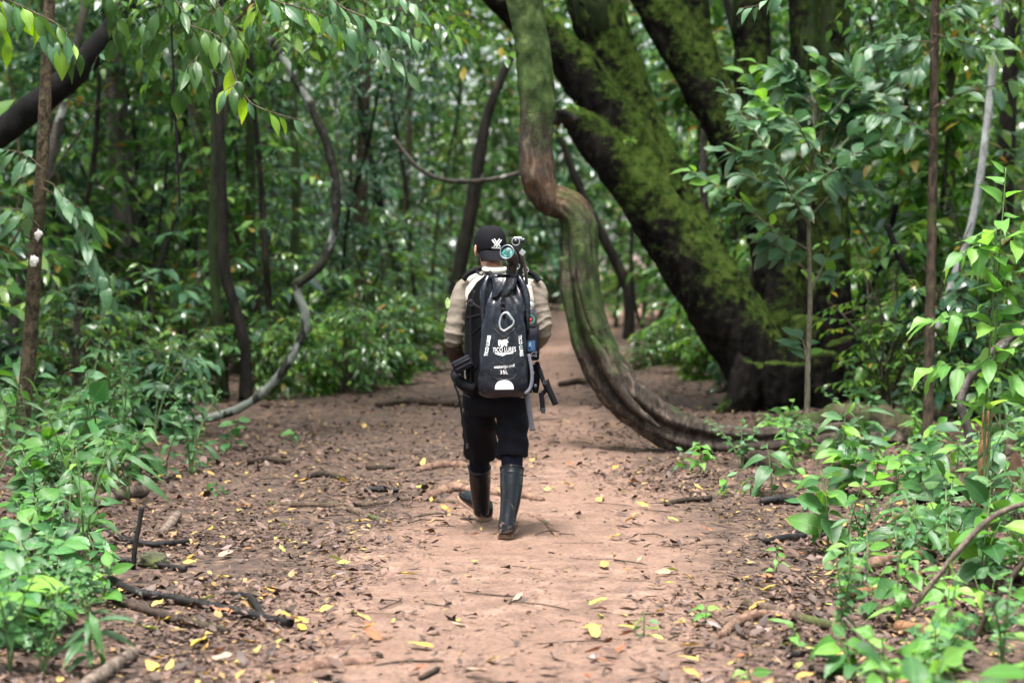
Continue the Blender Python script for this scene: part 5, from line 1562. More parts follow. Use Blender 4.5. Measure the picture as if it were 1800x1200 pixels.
# joints
HEADC = Q(861, 434, 0.36)
YAW = Matrix.Rotation(R(20), 3, 'Z')
def hd(x, y, z):
    return HEADC + YAW @ Vector((x, y, z))
j = dict(neck=Q(870, 486, 0.29), chest=Q(876, 555, 0.28), pelvis=Q(872, 690, 0.30), Ls=Q(816, 506, 0.27), Rs=Q(943, 506, 0.25), Le=Q(798, 596, 0.235), Re=Q(951, 585, 0.245), Lw=Q(811, 650, 0.44), Rw=Q(918, 618, 0.50),
         Lh=Q(847, 705, 0.32), Rh=Q(899, 705, 0.27), Lk=Q(844, 785, 0.56), Rk=Q(900, 788, 0.22), La=Q(846, 888, 0.74), Ra=Q(892, 922, 0.06))
b = MB()
# head: skull, face, jaw, nose, brow, lips, ears
ellipsoid(b, hd(0, -0.005, 0.012), (0.074, 0.092, 0.094), YAW)
ellipsoid(b, hd(0, 0.03, -0.055), (0.058, 0.068, 0.075), YAW)
ellipsoid(b, hd(0, 0.06, -0.10), (0.032, 0.034, 0.026), YAW)
limb(b, [(hd(0, 0.088, 0.01), 0.008), (hd(0, 0.104, -0.025), 0.011), (hd(0, 0.113, -0.042), 0.014), (hd(0, 0.096, -0.05), 0.012)])
for s in (-1, 1):
    ellipsoid(b, hd(s * 0.012, 0.098, -0.047), (0.010, 0.010, 0.008), YAW)
    ellipsoid(b, hd(s * 0.033, 0.083, 0.022), (0.022, 0.012, 0.008), YAW)
    ellipsoid(b, hd(s * 0.032, 0.080, 0.001), (0.013, 0.011, 0.010), YAW)
    ellipsoid(b, hd(s * 0.045, 0.062, -0.03), (0.022, 0.025, 0.02), YAW)
    er = YAW @ Matrix.Rotation(R(s * 28), 3, 'Z')
    ellipsoid(b, hd(s * 0.090, -0.016, -0.020), (0.008, 0.023, 0.036), er)
    ellipsoid(b, hd(s * 0.081, -0.004, -0.02), (0.012, 0.014, 0.026), er)
    ellipsoid(b, hd(s * 0.081, 0.004, -0.042), (0.006, 0.009, 0.010), er)
limb(b, [(hd(-0.024, 0.085, -0.077), 0.005), (hd(0, 0.094, -0.074), 0.0075), (hd(0.024, 0.085, -0.077), 0.005)])
limb(b, [(hd(-0.022, 0.083, -0.086), 0.005), (hd(0, 0.092, -0.087), 0.008), (hd(0.022, 0.083, -0.086), 0.005)])
limb(b, [(hd(0, -0.015, -0.05), 0.062), (hd(0, -0.035, -0.11), 0.060), (j['neck'], 0.066), (j['neck'] + Vector((0, 0, -0.05)), 0.075)])
# trunk under the clothes
P = []
for py, hw, dp in ((486, 20, 0.05), (500, 52, 0.08), (530, 58, 0.10), (580, 52, 0.105), (630, 50, 0.10), (680, 46, 0.09), (715, 36, 0.07)):
    P.append(ring(Q(873, py, 0.29), X * (hw * KM), Y * dp, 2.4))
b.grid(P, True, True)
for s in 'LR':
    limb(b, [(j[s + 's'], 0.045), (j[s + 's'].lerp(j[s + 'e'], 0.5), 0.040), (j[s + 'e'], 0.033), (j[s + 'e'].lerp(j[s + 'w'], 0.35), 0.034), (j[s + 'w'], 0.026)])
    limb(b, [(j[s + 'h'], 0.070), (j[s + 'h'].lerp(j[s + 'k'], 0.5), 0.062), (j[s + 'k'], 0.056), (j[s + 'k'].lerp(j[s + 'a'], 0.4), 0.053), (j[s + 'a'], 0.036)])
    # hands: palm and five bent fingers
    w = j[s + 'w']
    fw = (w - j[s + 'e']).normalized()
    inn = X if s == 'L' else -X
    up = fw.cross(inn).normalized() if s == 'L' else inn.cross(fw).normalized()
    inn = up.cross(fw).normalized() if s == 'L' else fw.cross(up).normalized()
    pc = w + fw * 0.055
    limb(b, [(w, 0.024), (w + fw * 0.03, 0.028), (pc + fw * 0.02, 0.030), (pc + fw * 0.035, 0.022)], flat=0.75)
    for q, (off, ln) in enumerate(((0.030, 0.072), (0.010, 0.080), (-0.010, 0.075), (-0.029, 0.060))):
        a = pc + fw * 0.025 + up * off
        limb(b, [(a, 0.0098), (a + fw * ln * 0.45 + inn * 0.006, 0.0092), (a + fw * ln * 0.72 + inn * ln * 0.30, 0.0086), (a + fw * ln * 0.74 + inn * ln * 0.62, 0.0075)], 12, 8)
    a = w + fw * 0.03 + up * 0.026
    limb(b, [(a, 0.012), (a + up * 0.022 + fw * 0.018 + inn * 0.010, 0.0108), (a + up * 0.028 + fw * 0.045 + inn * 0.022, 0.0095), (a + up * 0.020 + fw * 0.062 + inn * 0.030, 0.008)], 12, 8)
body = remeshed(b, 0.0052, 3, 'body')
under(obj('body', body, M_SKIN), hiker)
# beard and short hair
b = MB()
ellipsoid(b, hd(0, 0.024, -0.066), (0.0635, 0.074, 0.069), YAW)
beard = remeshed(b, 0.006, 2, 'beard')
v, n = verts_of(beard)
loc = (v - np.array(HEADC)) @ np.array(YAW)
bm = bmesh.new(); bm.from_mesh(beard)
bmesh.ops.delete(bm, geom=[q for q in bm.verts if loc[q.index][2] > -0.035 - 0.35 * max(0, loc[q.index][1] - 0.02) or loc[q.index][1] < -0.002], context='VERTS')
bm.to_mesh(beard); bm.free()
under(obj('beard', beard, M_HAIR), hiker)
b = MB()
ellipsoid(b, hd(0, -0.012, 0.0), (0.080, 0.092, 0.090), YAW)
hair = b.mesh('hair')
v, n = verts_of(hair)
loc = (v - np.array(HEADC)) @ np.array(YAW)
bm = bmesh.new(); bm.from_mesh(hair)
bmesh.ops.delete(bm, geom=[q for q in bm.verts if loc[q.index][2] < -0.055 or (loc[q.index][1] > 0.0 and loc[q.index][2] < 0.03) or loc[q.index][1] > 0.05], context='VERTS')
bm.to_mesh(hair); bm.free()
under(obj('hair', hair, M_HAIR), hiker)

# clothes
def crease(me, amp, sx, sz, seed, along=None, extra=None):
    v, n = verts_of(me)
    d = amp * fbm(v * np.array([sx, sx, sz]), seed, 3)
    if along is not None:
        c, ax, fr, a2, w0 = along
        t = (v - np.array(c)) @ np.array(ax)
        win = np.exp(-((t - w0[0]) / w0[1]) ** 2)
        d = d + a2 * win * ((0.5 + 0.5 * np.sin(fr * t + 9.0 * fbm(v * 7, seed + 3, 2) + 40 * v[:, 0])) ** 3 * 2 - 0.6)
    if extra is not None:
        d = d + extra(v)
    set_verts(me, v + n * d[:, None])
    return me
b = MB()
P = []
for py, cx, hw, dp, dy in ((470, 868, 21, 0.062, 0.305), (477, 869, 25, 0.072, 0.30), (484, 872, 43, 0.085, 0.29), (492, 877, 63, 0.10, 0.285), (503, 880, 70, 0.115, 0.28), (530, 880, 68, 0.128, 0.28), (570, 878, 64, 0.13, 0.285), (620, 875, 61, 0.125, 0.29), (670, 872, 58, 0.118, 0.30), (692, 871, 55, 0.11, 0.30)):
    P.append(ring(Q(cx, py, dy), X * (hw * KM), Y * dp, 2.5))
b.grid(P, True, True)
sh = remeshed(b, 0.007, 8, 'shirt')
crease(sh, 0.010, 8, 5, 81, None, lambda v: 0.005 * np.sin(40 * (v[:, 0] + 0.8 * v[:, 2]) + 4 * fbm(v * 7, 5, 2)) * np.exp(-((v[:, 2] - Q(0, 520).z) / 0.08) ** 2))
shirt = under(obj('shirt', sh, M_SHIRT), hiker)
b = MB(); limb(b, [(Q(846, 473, 0.235), 0.010), (Q(858, 476, 0.20), 0.013), (Q(872, 477, 0.195), 0.014), (Q(888, 475, 0.205), 0.012), (Q(898, 472, 0.24), 0.010)], flat=1.6)
def sub(o, parent):
    o.parent = parent
    return o
sub(obj('collar', remeshed(b, 0.005, 4, 'collar'), fabric('pale_collar', (0.66, 0.63, 0.55), 500)), shirt)
for s, rows in (('L', [(Q(828, 500, 0.27), 0.058), (Q(815, 512, 0.265), 0.060), (Q(806, 540, 0.25), 0.057), (Q(800, 572, 0.235), 0.054), (Q(797, 597, 0.23), 0.053), (Q(800, 614, 0.285), 0.046)]), ('R', [(Q(932, 500, 0.265), 0.058), (Q(943, 512, 0.26), 0.058), (Q(949, 540, 0.245), 0.054), (Q(953, 568, 0.23), 0.052), (Q(952, 586, 0.24), 0.051), (Q(940, 603, 0.33), 0.046), (Q(928, 612, 0.40), 0.044)])):
    b = MB(); limb(b, rows, 40, 24)
    me = remeshed(b, 0.006, 3, 'sleeve')
    ax = (rows[4][0] - rows[1][0]).normalized()
    L = (rows[4][0] - rows[1][0]).length
    crease(me, 0.009, 14, 22, 85, (rows[1][0], ax, 120, 0.0032, (L * 0.9, 0.11)))
    sub(obj('sleeve', me, M_SLEEVE), shirt)
b = MB(); limb(b, [(Q(796, 600, 0.235), 0.050), (Q(799, 615, 0.28), 0.049), (Q(804, 632, 0.35), 0.045), (Q(810, 648, 0.43), 0.036)], 24, 20)
under(obj('arm_cover', crease(remeshed(b, 0.006, 3, 'arm_cover'), 0.005, 20, 20, 88), M_ARM), hiker)
b = MB()
P = [ring(Q(872, py, dy), X * (hw * KM), Y * dp, 2.6) for py, hw, dp, dy in ((680, 60, 0.130, 0.30), (700, 61, 0.138, 0.30), (716, 60, 0.135, 0.30), (730, 52, 0.115, 0.30))]
b.grid(P, True, True)
limb(b, [(Q(846, 705, 0.31), 0.092), (Q(843, 735, 0.38), 0.098), (Q(842, 765, 0.47), 0.097), (Q(843, 783, 0.52), 0.097), (Q(844, 797, 0.555), 0.097)], 30, 28)
limb(b, [(Q(898, 705, 0.28), 0.092), (Q(899, 735, 0.26), 0.092), (Q(900, 770, 0.23), 0.091), (Q(900, 790, 0.215), 0.090), (Q(900, 804, 0.205), 0.091)], 30, 28)
shm = remeshed(b, 0.006, 3, 'shorts')
def drape(v):
    zz = v[:, 2]
    return 0.006 * np.sin(55 * v[:, 0] + 16 * zz + 5 * fbm(v * 6, 2, 2)) * np.clip((0.72 - zz) / 0.25, 0, 1) + 0.006 * np.sin(60 * zz + 25 * v[:, 0] + 5 * fbm(v * 5, 7, 2)) * np.exp(-((zz - 0.60) / 0.09) ** 2)
crease(shm, 0.010, 9, 4, 91, None, drape)
shorts = under(obj('shorts', shm, M_SHORT), hiker)
# reflective zip line on the pocket
b = MB(); limb(b, [(Q(810, 689, 0.20), 0.0016), (Q(818, 694, 0.185), 0.0016), (Q(827, 698, 0.17), 0.0016)], 12, 6)
sub(b.build('pocket_zip', plain_mat('grey_zip', (0.12, 0.12, 0.13), 0.4)), shorts)
def rubber():
    t = NT('black_rubber')
    v = t.coord('Object')
    n = t.noise(v, 3.5, 5, 0.6)
    mud = t.math('ADD', t.noise(v, 26, 6, 0.7), t.math('MULTIPLY', n, 0.25))
    z = t.n('SeparateXYZ'); t.l(v, z.inputs[0])
    lowz = t.ramp(z.outputs['Z'], [(0.0, (0.22,) * 3), (0.14, (0.0,) * 3)])
    f = t.ramp(t.math('ADD', mud, lowz), [(0.76, (0, 0, 0)), (0.86, (1, 1, 1))])
    c = t.mix(t.math('MULTIPLY', f, 0.6), (0.005, 0.0055, 0.008), (0.23, 0.145, 0.105))
    t.base(c, t.mix(f, (0.20, 0.20, 0.20), (0.8, 0.8, 0.8)), 0.32)
    t.bump(n, 0.15, 0.01)
    return t.m
M_RUBBER = rubber()
M_MUD = plain_mat('muddy_sole', (0.30, 0.19, 0.14), 0.9, 0.2, 0, 0.4, 40, 0.8, 0.006)
def boot(shaft, heel, fdir, fup):
    fdir = Vector(fdir).normalized(); side = fdir.cross(Vector(fup)).normalized(); fup = side.cross(fdir).normalized()
    n = 90
    S = spline([(*q, r_) for q, r_ in shaft], n)
    for i in range(n):
        t = i / (n - 1)
        if t < 0.03: S[i, 3] *= 1.05
        if 0.10 < t < 0.125: S[i, 3] *= 1.02
        if 0.26 < t < 0.28: S[i, 3] *= 1.025
        if 0.76 < t < 0.97: S[i, 3] *= 1.0 + 0.035 * (0.5 + 0.5 * math.sin(t * 200))
    mb = MB().grid(tube_rows(S[:, :3], S[:, 3], 30), True, True)
    bt = under(obj('boot', mb.mesh('boot'), M_RUBBER), hiker)
    rows = [(-0.062, 0.018, 0.012, 0.050), (-0.055, 0.034, 0.012, 0.080), (-0.03, 0.041, 0.012, 0.115), (0.03, 0.043, 0.012, 0.125), (0.075, 0.045, 0.013, 0.105), (0.12, 0.049, 0.014, 0.085), (0.17, 0.052, 0.014, 0.075), (0.21, 0.049, 0.014, 0.068), (0.238, 0.037, 0.016, 0.056), (0.252, 0.015, 0.020, 0.042)]
    P = [ring(heel + fdir * d + fup * ((lo + hi) / 2), side * w, fup * ((hi - lo) / 2), 2.7, 28) for d, w, lo, hi in rows]
    mb = MB().grid(P, True, True)
    ft = MB().grid(P, True, True)
    sub(obj('foot', remeshed(ft, 0.006, 3, 'foot'), M_RUBBER), bt)
    outline = [(-0.064, 0.014), (-0.058, 0.034), (-0.03, 0.044), (0.03, 0.044), (0.075, 0.045), (0.12, 0.051), (0.17, 0.055), (0.21, 0.052), (0.242, 0.038), (0.256, 0.012)]
    P = [[heel + fdir * d + side * (w * s_) + fup * z_ for s_, z_ in ((-1, 0.0 if d < 0.03 or d > 0.075 else 0.01), (-1.0, 0.022), (1.0, 0.022), (1, 0.0 if d < 0.03 or d > 0.075 else 0.01))] for d, w in outline]
    sl = MB().grid(P, True, True).build('sole', M_MUD, None, False)
    return bt, sub(sl, bt)
boot([(Q(900, 823, 0.17), 0.066), (Q(899, 850, 0.135), 0.063), (Q(897, 882, 0.10), 0.0555), (Q(893, 908, 0.065), 0.047), (Q(891, 926, 0.045), 0.046), (Q(890, 938, 0.04), 0.045)], Vector((Q(889, 946).x, PD + 0.045, float(gz(Q(889, 946).x, PD)) + 0.004)), (0.10, 1, 0), (0, 0, 1))
lh = Q(848, 909, 0.76)
boot([(Q(843, 821, 0.62), 0.064), (Q(844, 848, 0.675), 0.061), (Q(845, 875, 0.725), 0.055), (Q(846, 892, 0.75), 0.048), (Q(847, 902, 0.765), 0.046)], lh + Vector((0, 0.05, 0.0)), (-0.50, 0.80, 0.33), (0.15, -0.30, 0.95))
for rows in ([(Q(844, 780, 0.55), 0.058), (Q(843, 808, 0.59), 0.059), (Q(843, 830, 0.63), 0.057)], [(Q(900, 799, 0.20), 0.0605), (Q(900, 812, 0.185), 0.0605), (Q(900, 832, 0.16), 0.058)]):
    b = MB(); limb(b, rows, 16, 28)
    under(b.build('sock', M_SOCK), hiker)

# cap worn back to front
b = MB()
P = []
for i in range(22):
    a = (i / 21) * math.pi * 0.5
    z_ = 0.012 + 0.108 * math.sin(a)
    r_ = math.cos(a) ** 0.62 if i < 21 else 0.02
    P.append(ring(hd(0, -0.008, z_), YAW @ Vector((0.0905 * r_, 0, 0)), YAW @ Vector((0, 0.107 * r_, 0)), 2.15, 48))
lowr = [ring(hd(0, -0.008, z_), YAW @ Vector((0.0895, 0, 0)), YAW @ Vector((0, 0.106, 0)), 2.15, 48) for z_ in (-0.022, -0.005)]
b.grid(lowr + P, True, True)
capm = b.mesh('cap')
v, n = verts_of(capm)
loc = (v - np.array(HEADC)) @ np.array(YAW)
ang = np.arctan2(loc[:, 0], loc[:, 1])
seam = np.abs(((ang / (math.pi / 3)) + 0.5) % 1 - 0.5)
v[:, 2] = np.maximum(v[:, 2], HEADC.z - 0.022 + 0.062 * np.clip((loc[:, 1] - 0.0) / 0.07, 0, 1))     # the band rides up over the forehead
v += n * (-0.0022 * (seam < 0.04) + 0.002 * fbm(v * 22, 4, 2))[:, None]
set_verts(capm, v)
cap = under(obj('cap', capm, M_CAP), hiker)
b = MB(); ellipsoid(b, hd(0, -0.008, 0.121), (0.009, 0.009, 0.004), YAW, 8, 12)
sub(b.build('button', M_CAP), cap)
# brim sloping down over the neck
rows = []
for t in np.linspace(0, 1, 9):
    row = []
    for s in np.linspace(-1, 1, 21):
        a = s * 1.02
        x = 0.089 * math.sin(a) * (1 - 0.04 * t * abs(s)) / math.sin(1.02) * 0.98
        y = -0.008 - 0.100 * math.cos(a * 0.9) - 0.048 * t * (1 - 0.55 * s * s)
        z = -0.012 - 0.062 * t * (1 - 0.18 * s * s) - 0.018 * s * s
        row.append(hd(x, y, z))
    rows.append(row)
mb = MB().grid(rows)
mb.grid([[p + Vector((0, 0.004, -0.002)) for p in r_] for r_ in rows][::-1])
sub(mb.build('brim', M_CAP), cap)

# ------------------------------------------------------------------ prints laid on a surface
def bvh_of(me):
    return BVHTree.FromPolygons([q.co.copy() for q in me.vertices], [tuple(p.vertices) for p in me.polygons])
def lay(name, me_px, tree_, mat, parent, off=0.0022, fallback=0.0):
    """me_px: mesh whose x, y are photo pixels; every vertex is laid on the surface it covers"""
    O = Vector((0, 0, CAM_H))
    last = None
    for q in me_px.vertices:
        d = (W(q.co.x, q.co.y, 1.0) - O).normalized()
        h = tree_.ray_cast(O, d)
        p = h[0] if h[0] is not None else (O + d * (last if last else PD + fallback))
        if h[0] is not None: last = h[3]
        q.co = p - d * off - (parent.location if parent.parent is None else Vector((0, 0, 0)))
    me_px.update()
    return obj(name, me_px, mat, parent)
def text_px(body, cx, cy, height, width=None, rot=0.0, bold=0.0, shear=0.0):
    cu = bpy.data.curves.new('t', 'FONT')
    cu.body = body; cu.size = 1.0; cu.align_x = 'CENTER'; cu.align_y = 'CENTER'
    cu.offset = bold; cu.resolution_u = 3; cu.shear = shear
    o = bpy.data.objects.new('t', cu); COL.objects.link(o)
    dg = bpy.context.evaluated_depsgraph_get(); dg.update()
    me = bpy.data.meshes.new_from_object(o.evaluated_get(dg))
    bpy.data.objects.remove(o, do_unlink=True); bpy.data.curves.remove(cu)
    xs = [q.co.x for q in me.vertices]; ys = [q.co.y for q in me.vertices]
    sy = height / (max(ys) - min(ys)); sx = (width / (max(xs) - min(xs))) if width else sy
    mx, my = (max(xs) + min(xs)) / 2, (max(ys) + min(ys)) / 2
    for q in me.vertices:
        x, y = (q.co.x - mx) * sx, (q.co.y - my) * sy
        q.co = Vector((cx + x * math.cos(rot) + y * math.sin(rot), cy - (y * math.cos(rot) - x * math.sin(rot)) * 1.0, 0)) if False else Vector((cx + x * math.cos(rot) - y * math.sin(rot), cy - (x * math.sin(rot) + y * math.cos(rot)), 0))
    return me
def poly_px(polys):
    me = bpy.data.meshes.new('print')
    v, f = [], []
    for p in polys:
        f.append(tuple(range(len(v), len(v) + len(p)))); v += [(a, b_, 0) for a, b_ in p]
    me.from_pydata(v, [], f)
    bm = bmesh.new(); bm.from_mesh(me); bmesh.ops.triangulate(bm, faces=bm.faces[:]); bmesh.ops.subdivide_edges(bm, edges=bm.edges[:], cuts=1)
    bm.to_mesh(me); bm.free()
    return me
def bar(x0, y0, x1, y1, w):
    dx, dy = x1 - x0, y1 - y0; l = math.hypot(dx, dy); nx, ny = -dy / l * w / 2, dx / l * w / 2
    return [(x0 + nx, y0 + ny), (x1 + nx, y1 + ny), (x1 - nx, y1 - ny), (x0 - nx, y0 - ny)]
capw = capm.copy()
set_verts(capw, verts_of(capm)[0])
TC = bvh_of(capw)
lay('emblem', poly_px([bar(865.2, 421.5, 874.0, 434, 2.0), bar(868.6, 419.6, 875.6, 429.6, 1.9), bar(881.6, 421.5, 872.6, 434, 2.0), bar(878.2, 419.6, 871.6, 429.6, 1.9), bar(868.0, 433.2, 872.2, 428.6, 1.7), bar(879.6, 433.2, 875.2, 428.6, 1.7)]), TC, M_WHITE, cap, 0.003)
lay('lettering', text_px('VORTEX', 873.8, 435.6, 2.7, 19, R(-1), 0.02), TC, M_WHITE, cap, 0.003)
TS = None
b = bvh_of(next(c for c in shirt.children if c.name.startswith('sleeve')).data)
lay('arm_patch', poly_px([[(787 + 4.5 * math.cos(a), 533 + 10 * math.sin(a)) for a in np.linspace(0, 6.283, 20, endpoint=False)]]), b, plain_mat('green_patch', (0.30, 0.42, 0.16), 0.7, 0.3, 0, 0.5, 120), shirt, 0.003)
# ------------------------------------------------------------------ the backpack and what hangs on it
pack = tag(empty('backpack', Q(885, 690, 0.08)), 'black waterproof roll-top backpack with white prints worn by the hiker', 'backpack')
t = NT('black_vinyl')
v_ = t.coord('Object')
dust = t.math('ADD', t.noise(v_, 34, 6, 0.72), t.math('MULTIPLY', t.noise(v_, 5, 3), 0.3))
df = t.ramp(dust, [(0.68, (0, 0, 0)), (0.82, (1, 1, 1))])
c = t.mix(t.math('MULTIPLY', df, 0.06), (0.0035, 0.0042, 0.0095), (0.30, 0.28, 0.27))
t.base(c, t.mix(t.noise(v_, 12, 4), (0.14, 0.14, 0.14), (0.28, 0.28, 0.28)), 0.38)
t.bump(t.math('ADD', t.noise(v_, 14, 4, 0.55, 0.8), t.math('MULTIPLY', t.noise(v_, 300, 2), 0.12)), 0.35, 0.012)
M_VINYL = t.m
M_WEB = fabric('black_webbing', (0.0045, 0.0045, 0.006), 800, 0.75, 0.0, 0.2)
M_WEBG = fabric('grey_webbing', (0.10, 0.10, 0.125), 800, 0.75, 0.0, 0.2)
M_BUCK = plain_mat('black_plastic', (0.014, 0.014, 0.017), 0.35, 0.5, 0, 0.2, 60)
M_STEEL = plain_mat('steel', (0.62, 0.63, 0.65), 0.28, 0.5, 1.0, 0.1, 60)
M_MESHF = fabric('pocket_fabric', (0.007, 0.0075, 0.012), 500, 0.7, 0.3)
def strap(pts, wpx, thick=0.003, n=24):
    """flat webbing facing the viewer along pts (px, py, dy)"""
    S = spline([tuple(Q(*p)) for p in pts], n)
    T = np.gradient(S, axis=0)
    O = np.array([0, 0, CAM_H])
    rows = []
    for i in range(n):
        view = unit(S[i] - O)
        side = unit(np.cross(unit(T[i]), view)) * (wpx * KM / 2)
        nn = unit(np.cross(side, T[i])) * (thick / 2)
        rows.append([Vector(S[i] + side + nn), Vector(S[i] + side - nn), Vector(S[i] - side - nn), Vector(S[i] - side + nn)])
    return MB().grid(rows, True, True)
def pk(mb, name, mat, smooth=True, bevel=0.0, parent=None):
    o = mb.build(name, mat, None, smooth, bevel)
    if parent is None:
        return under(o, pack)
    return sub(o, parent)
# dry bag body
lv = [(700.5, 884, 22, 0.035, 0.105), (699, 884, 34, 0.065, 0.09), (694, 884, 42, 0.09, 0.08), (684, 884, 45, 0.102, 0.072), (660, 884, 45, 0.105, 0.07), (625, 885, 43.5, 0.103, 0.072), (590, 886, 41.5, 0.10, 0.076), (560, 887, 40.5, 0.094, 0.082), (535, 888, 39.5, 0.084, 0.092), (516, 887, 36, 0.066, 0.105), (502, 886, 32, 0.046, 0.118), (493, 885, 29, 0.030, 0.125), (486, 885, 27, 0.018, 0.13), (482, 885, 25, 0.010, 0.13)]
LV = spline([(a, b_, c_, d_, e_) for a, b_, c_, d_, e_ in lv], 110)
rows = [ring(Q(r_[1], r_[0], r_[4]), X * (r_[2] * KM), Y * max(r_[3], 0.008), 3.2, 96) for r_ in LV]
bm_ = MB().grid(rows, True, True).mesh('bag_body')
v, n = verts_of(bm_)
px_ = v[:, 0] / v[:, 1] * F_PX + 900
hz = np.clip((v[:, 2] - Q(0, 640).z) / (Q(0, 500).z - Q(0, 640).z), 0, 1)
d = 0.010 * fbm(v * np.array([9, 9, 5]), 101, 3) + 0.006 * hz * np.sin(60 * (np.abs(v[:, 0] - Q(888, 0).x) * 1.2 + 0.55 * v[:, 2]) + 5 * fbm(v * 6, 103, 2))
d -= 0.010 * np.exp(-((px_ - 872) / 5) ** 2) * hz * (1 - hz) * 3 + 0.010 * np.exp(-((px_ - 903) / 5) ** 2) * hz * (1 - hz) * 3
v += n * d[:, None]
set_verts(bm_, v)
bag = under(obj('bag_body', bm_, M_VINYL), pack)
bagw = bm_.copy(); set_verts(bagw, v)
TB = bvh_of(bagw)
# rolled top: roll, folded flap, side ears
roll = MB(); limb(roll, [(Q(859, 489, 0.10), 0.013), (Q(870, 487, 0.085), 0.016), (Q(885, 487, 0.08), 0.016), (Q(900, 487, 0.085), 0.016), (Q(911, 489, 0.10), 0.013)], 30, 16)
pk(roll, 'roll', M_VINYL)
rows = []
for t_ in np.linspace(0, 1, 14):
    row = []
    for s_ in np.linspace(-1, 1, 15):
        hw = 23 - 5 * t_
        bul = 0.026 * (1 - s_ * s_) ** 0.5 * math.sin(math.pi * (0.25 + 0.7 * t_)) + 0.004 * math.sin(7 * s_ + 6 * t_)
        row.append(Q(885 + hw * s_ + 2 * math.sin(5 * t_), 488 + 35 * t_ - 2.5 * (1 - s_ * s_) * (t_ > 0.9), 0.070 - 0.045 * t_ - bul))
    rows.append(row)
fl = MB().grid(rows); fl.grid([[p + Vector((0, 0.02, 0)) for p in r_] for r_ in rows][::-1])
pk(fl, 'folded_flap', M_VINYL)
for pts, rr_ in (([(859, 486, 0.09), (853, 500, 0.065), (849, 520, 0.045), (849, 545, 0.035), (848, 580, 0.03)], (5.5, 6, 6, 4.5, 2)), ([(911, 486, 0.09), (919, 500, 0.065), (926, 522, 0.045), (927, 545, 0.035), (928, 580, 0.03)], (5.5, 6, 6, 4.5, 2))):
    e_ = MB(); limb(e_, [(Q(*p), r_ * KM) for p, r_ in zip(pts, rr_)], 30, 14)
    pk(e_, 'side_fold', M_VINYL)
# harness behind the bag
P = [(852, 484), (838, 496), (823, 518), (817, 560), (816, 620), (820, 680), (830, 694), (900, 694), (935, 690), (932, 600), (930, 520), (918, 486)]
hb = MB(); k_ = len(P)
hb.add([Q(a, b_, 0.135) for a, b_ in P] + [Q(a, b_, 0.19) for a, b_ in P], [tuple(range(k_)), tuple(range(2 * k_ - 1, k_ - 1, -1))] + [(i, i + k_, (i + 1) % k_ + k_, (i + 1) % k_) for i in range(k_)])
pk(hb, 'back_panel', M_WEB, False)
for pts in ([(814, 492, 0.20), (822, 482, 0.20), (834, 475, 0.21), (848, 472, 0.22), (858, 478, 0.19), (866, 488, 0.15)], [(904, 486, 0.15), (914, 479, 0.18), (926, 477, 0.21), (940, 484, 0.21), (948, 494, 0.20)]):
    pk(strap(pts, 10, 0.008, 30), 'shoulder_strap', M_WEB)
for c_, ang in (((843, 480, 0.165), 25), ((919, 482, 0.16), -25)):
    bu = pk(MB().box(Q(*c_), (0.022, 0.007, 0.010), Matrix.Rotation(R(ang), 3, 'Y')), 'buckle', M_BUCK, False, 0.003)
    sub(MB().box(Q(c_[0] + 2, c_[1], c_[2] - 0.01), (0.009, 0.004, 0.005), Matrix.Rotation(R(ang), 3, 'Y')).build('clip', M_STEEL, None, False, 0.001), bu)
for pts, w in (([(874, 484, 0.065), (886, 484, 0.055), (897, 485, 0.065)], 5), ([(885, 516, -0.005), (884, 530, -0.012), (884, 545, -0.024), (885, 556, -0.03)], 7), ([(820, 560, 0.12), (832, 557, 0.09), (846, 553, 0.05)], 6), ([(820, 528, 0.12), (830, 533, 0.09), (848, 545, 0.05)], 5), ([(822, 590, 0.12), (834, 584, 0.09), (846, 574, 0.05)], 5), ([(824, 660, 0.11), (834, 650, 0.09), (844, 640, 0.03)], 6), ([(826, 690, 0.10), (828, 640, 0.09), (827, 560, 0.10), (834, 510, 0.11)], 5)):
    pk(strap(pts, w, 0.003), 'strap', M_WEB)
for c_ in ((884, 533, -0.022), (884, 543, -0.03)):
    pk(MB().box(Q(*c_), (0.010, 0.005, 0.006)), 'ladder_buckle', M_BUCK, False, 0.002)
dr = MB(); limb(dr, [(Q(828 + 5 * math.cos(a), 532 + 5 * math.sin(a), 0.085), 0.0022) for a in np.linspace(0, 6.28, 14)], 30, 6)
pk(dr, 'ring', M_BUCK)
# side pouch on the hip belt
rotp = Matrix.Rotation(R(-27), 3, 'Y')
po = pk(MB().box(Q(813, 640, 0.10), (0.055, 0.038, 0.036), rotp), 'hip_pouch', M_MESHF, True, 0.012)
for k_ in (-0.012, 0.012):
    z_ = MB(); a, c_ = Q(813, 640, 0.06) + rotp @ Vector((-0.05, 0, k_)), Q(813, 640, 0.06) + rotp @ Vector((0.05, 0, k_))
    limb(z_, [(a, 0.0022), (a.lerp(c_, 0.5), 0.0022), (c_, 0.0022)], 8, 6)
    pk(z_, 'zip', M_BUCK, parent=po)
be = MB(); limb(be, [(Q(835, 684, 0.12), 0.035), (Q(815, 676, 0.13), 0.034), (Q(803, 664, 0.20), 0.03), (Q(801, 655, 0.30), 0.026), (Q(815, 655, 0.42), 0.02), (Q(870, 662, 0.47), 0.018), (Q(925, 660, 0.42), 0.018), (Q(940, 668, 0.25), 0.02), (Q(935, 680, 0.14), 0.02)], 60, 12)
pk(be, 'hip_belt', M_WEB)
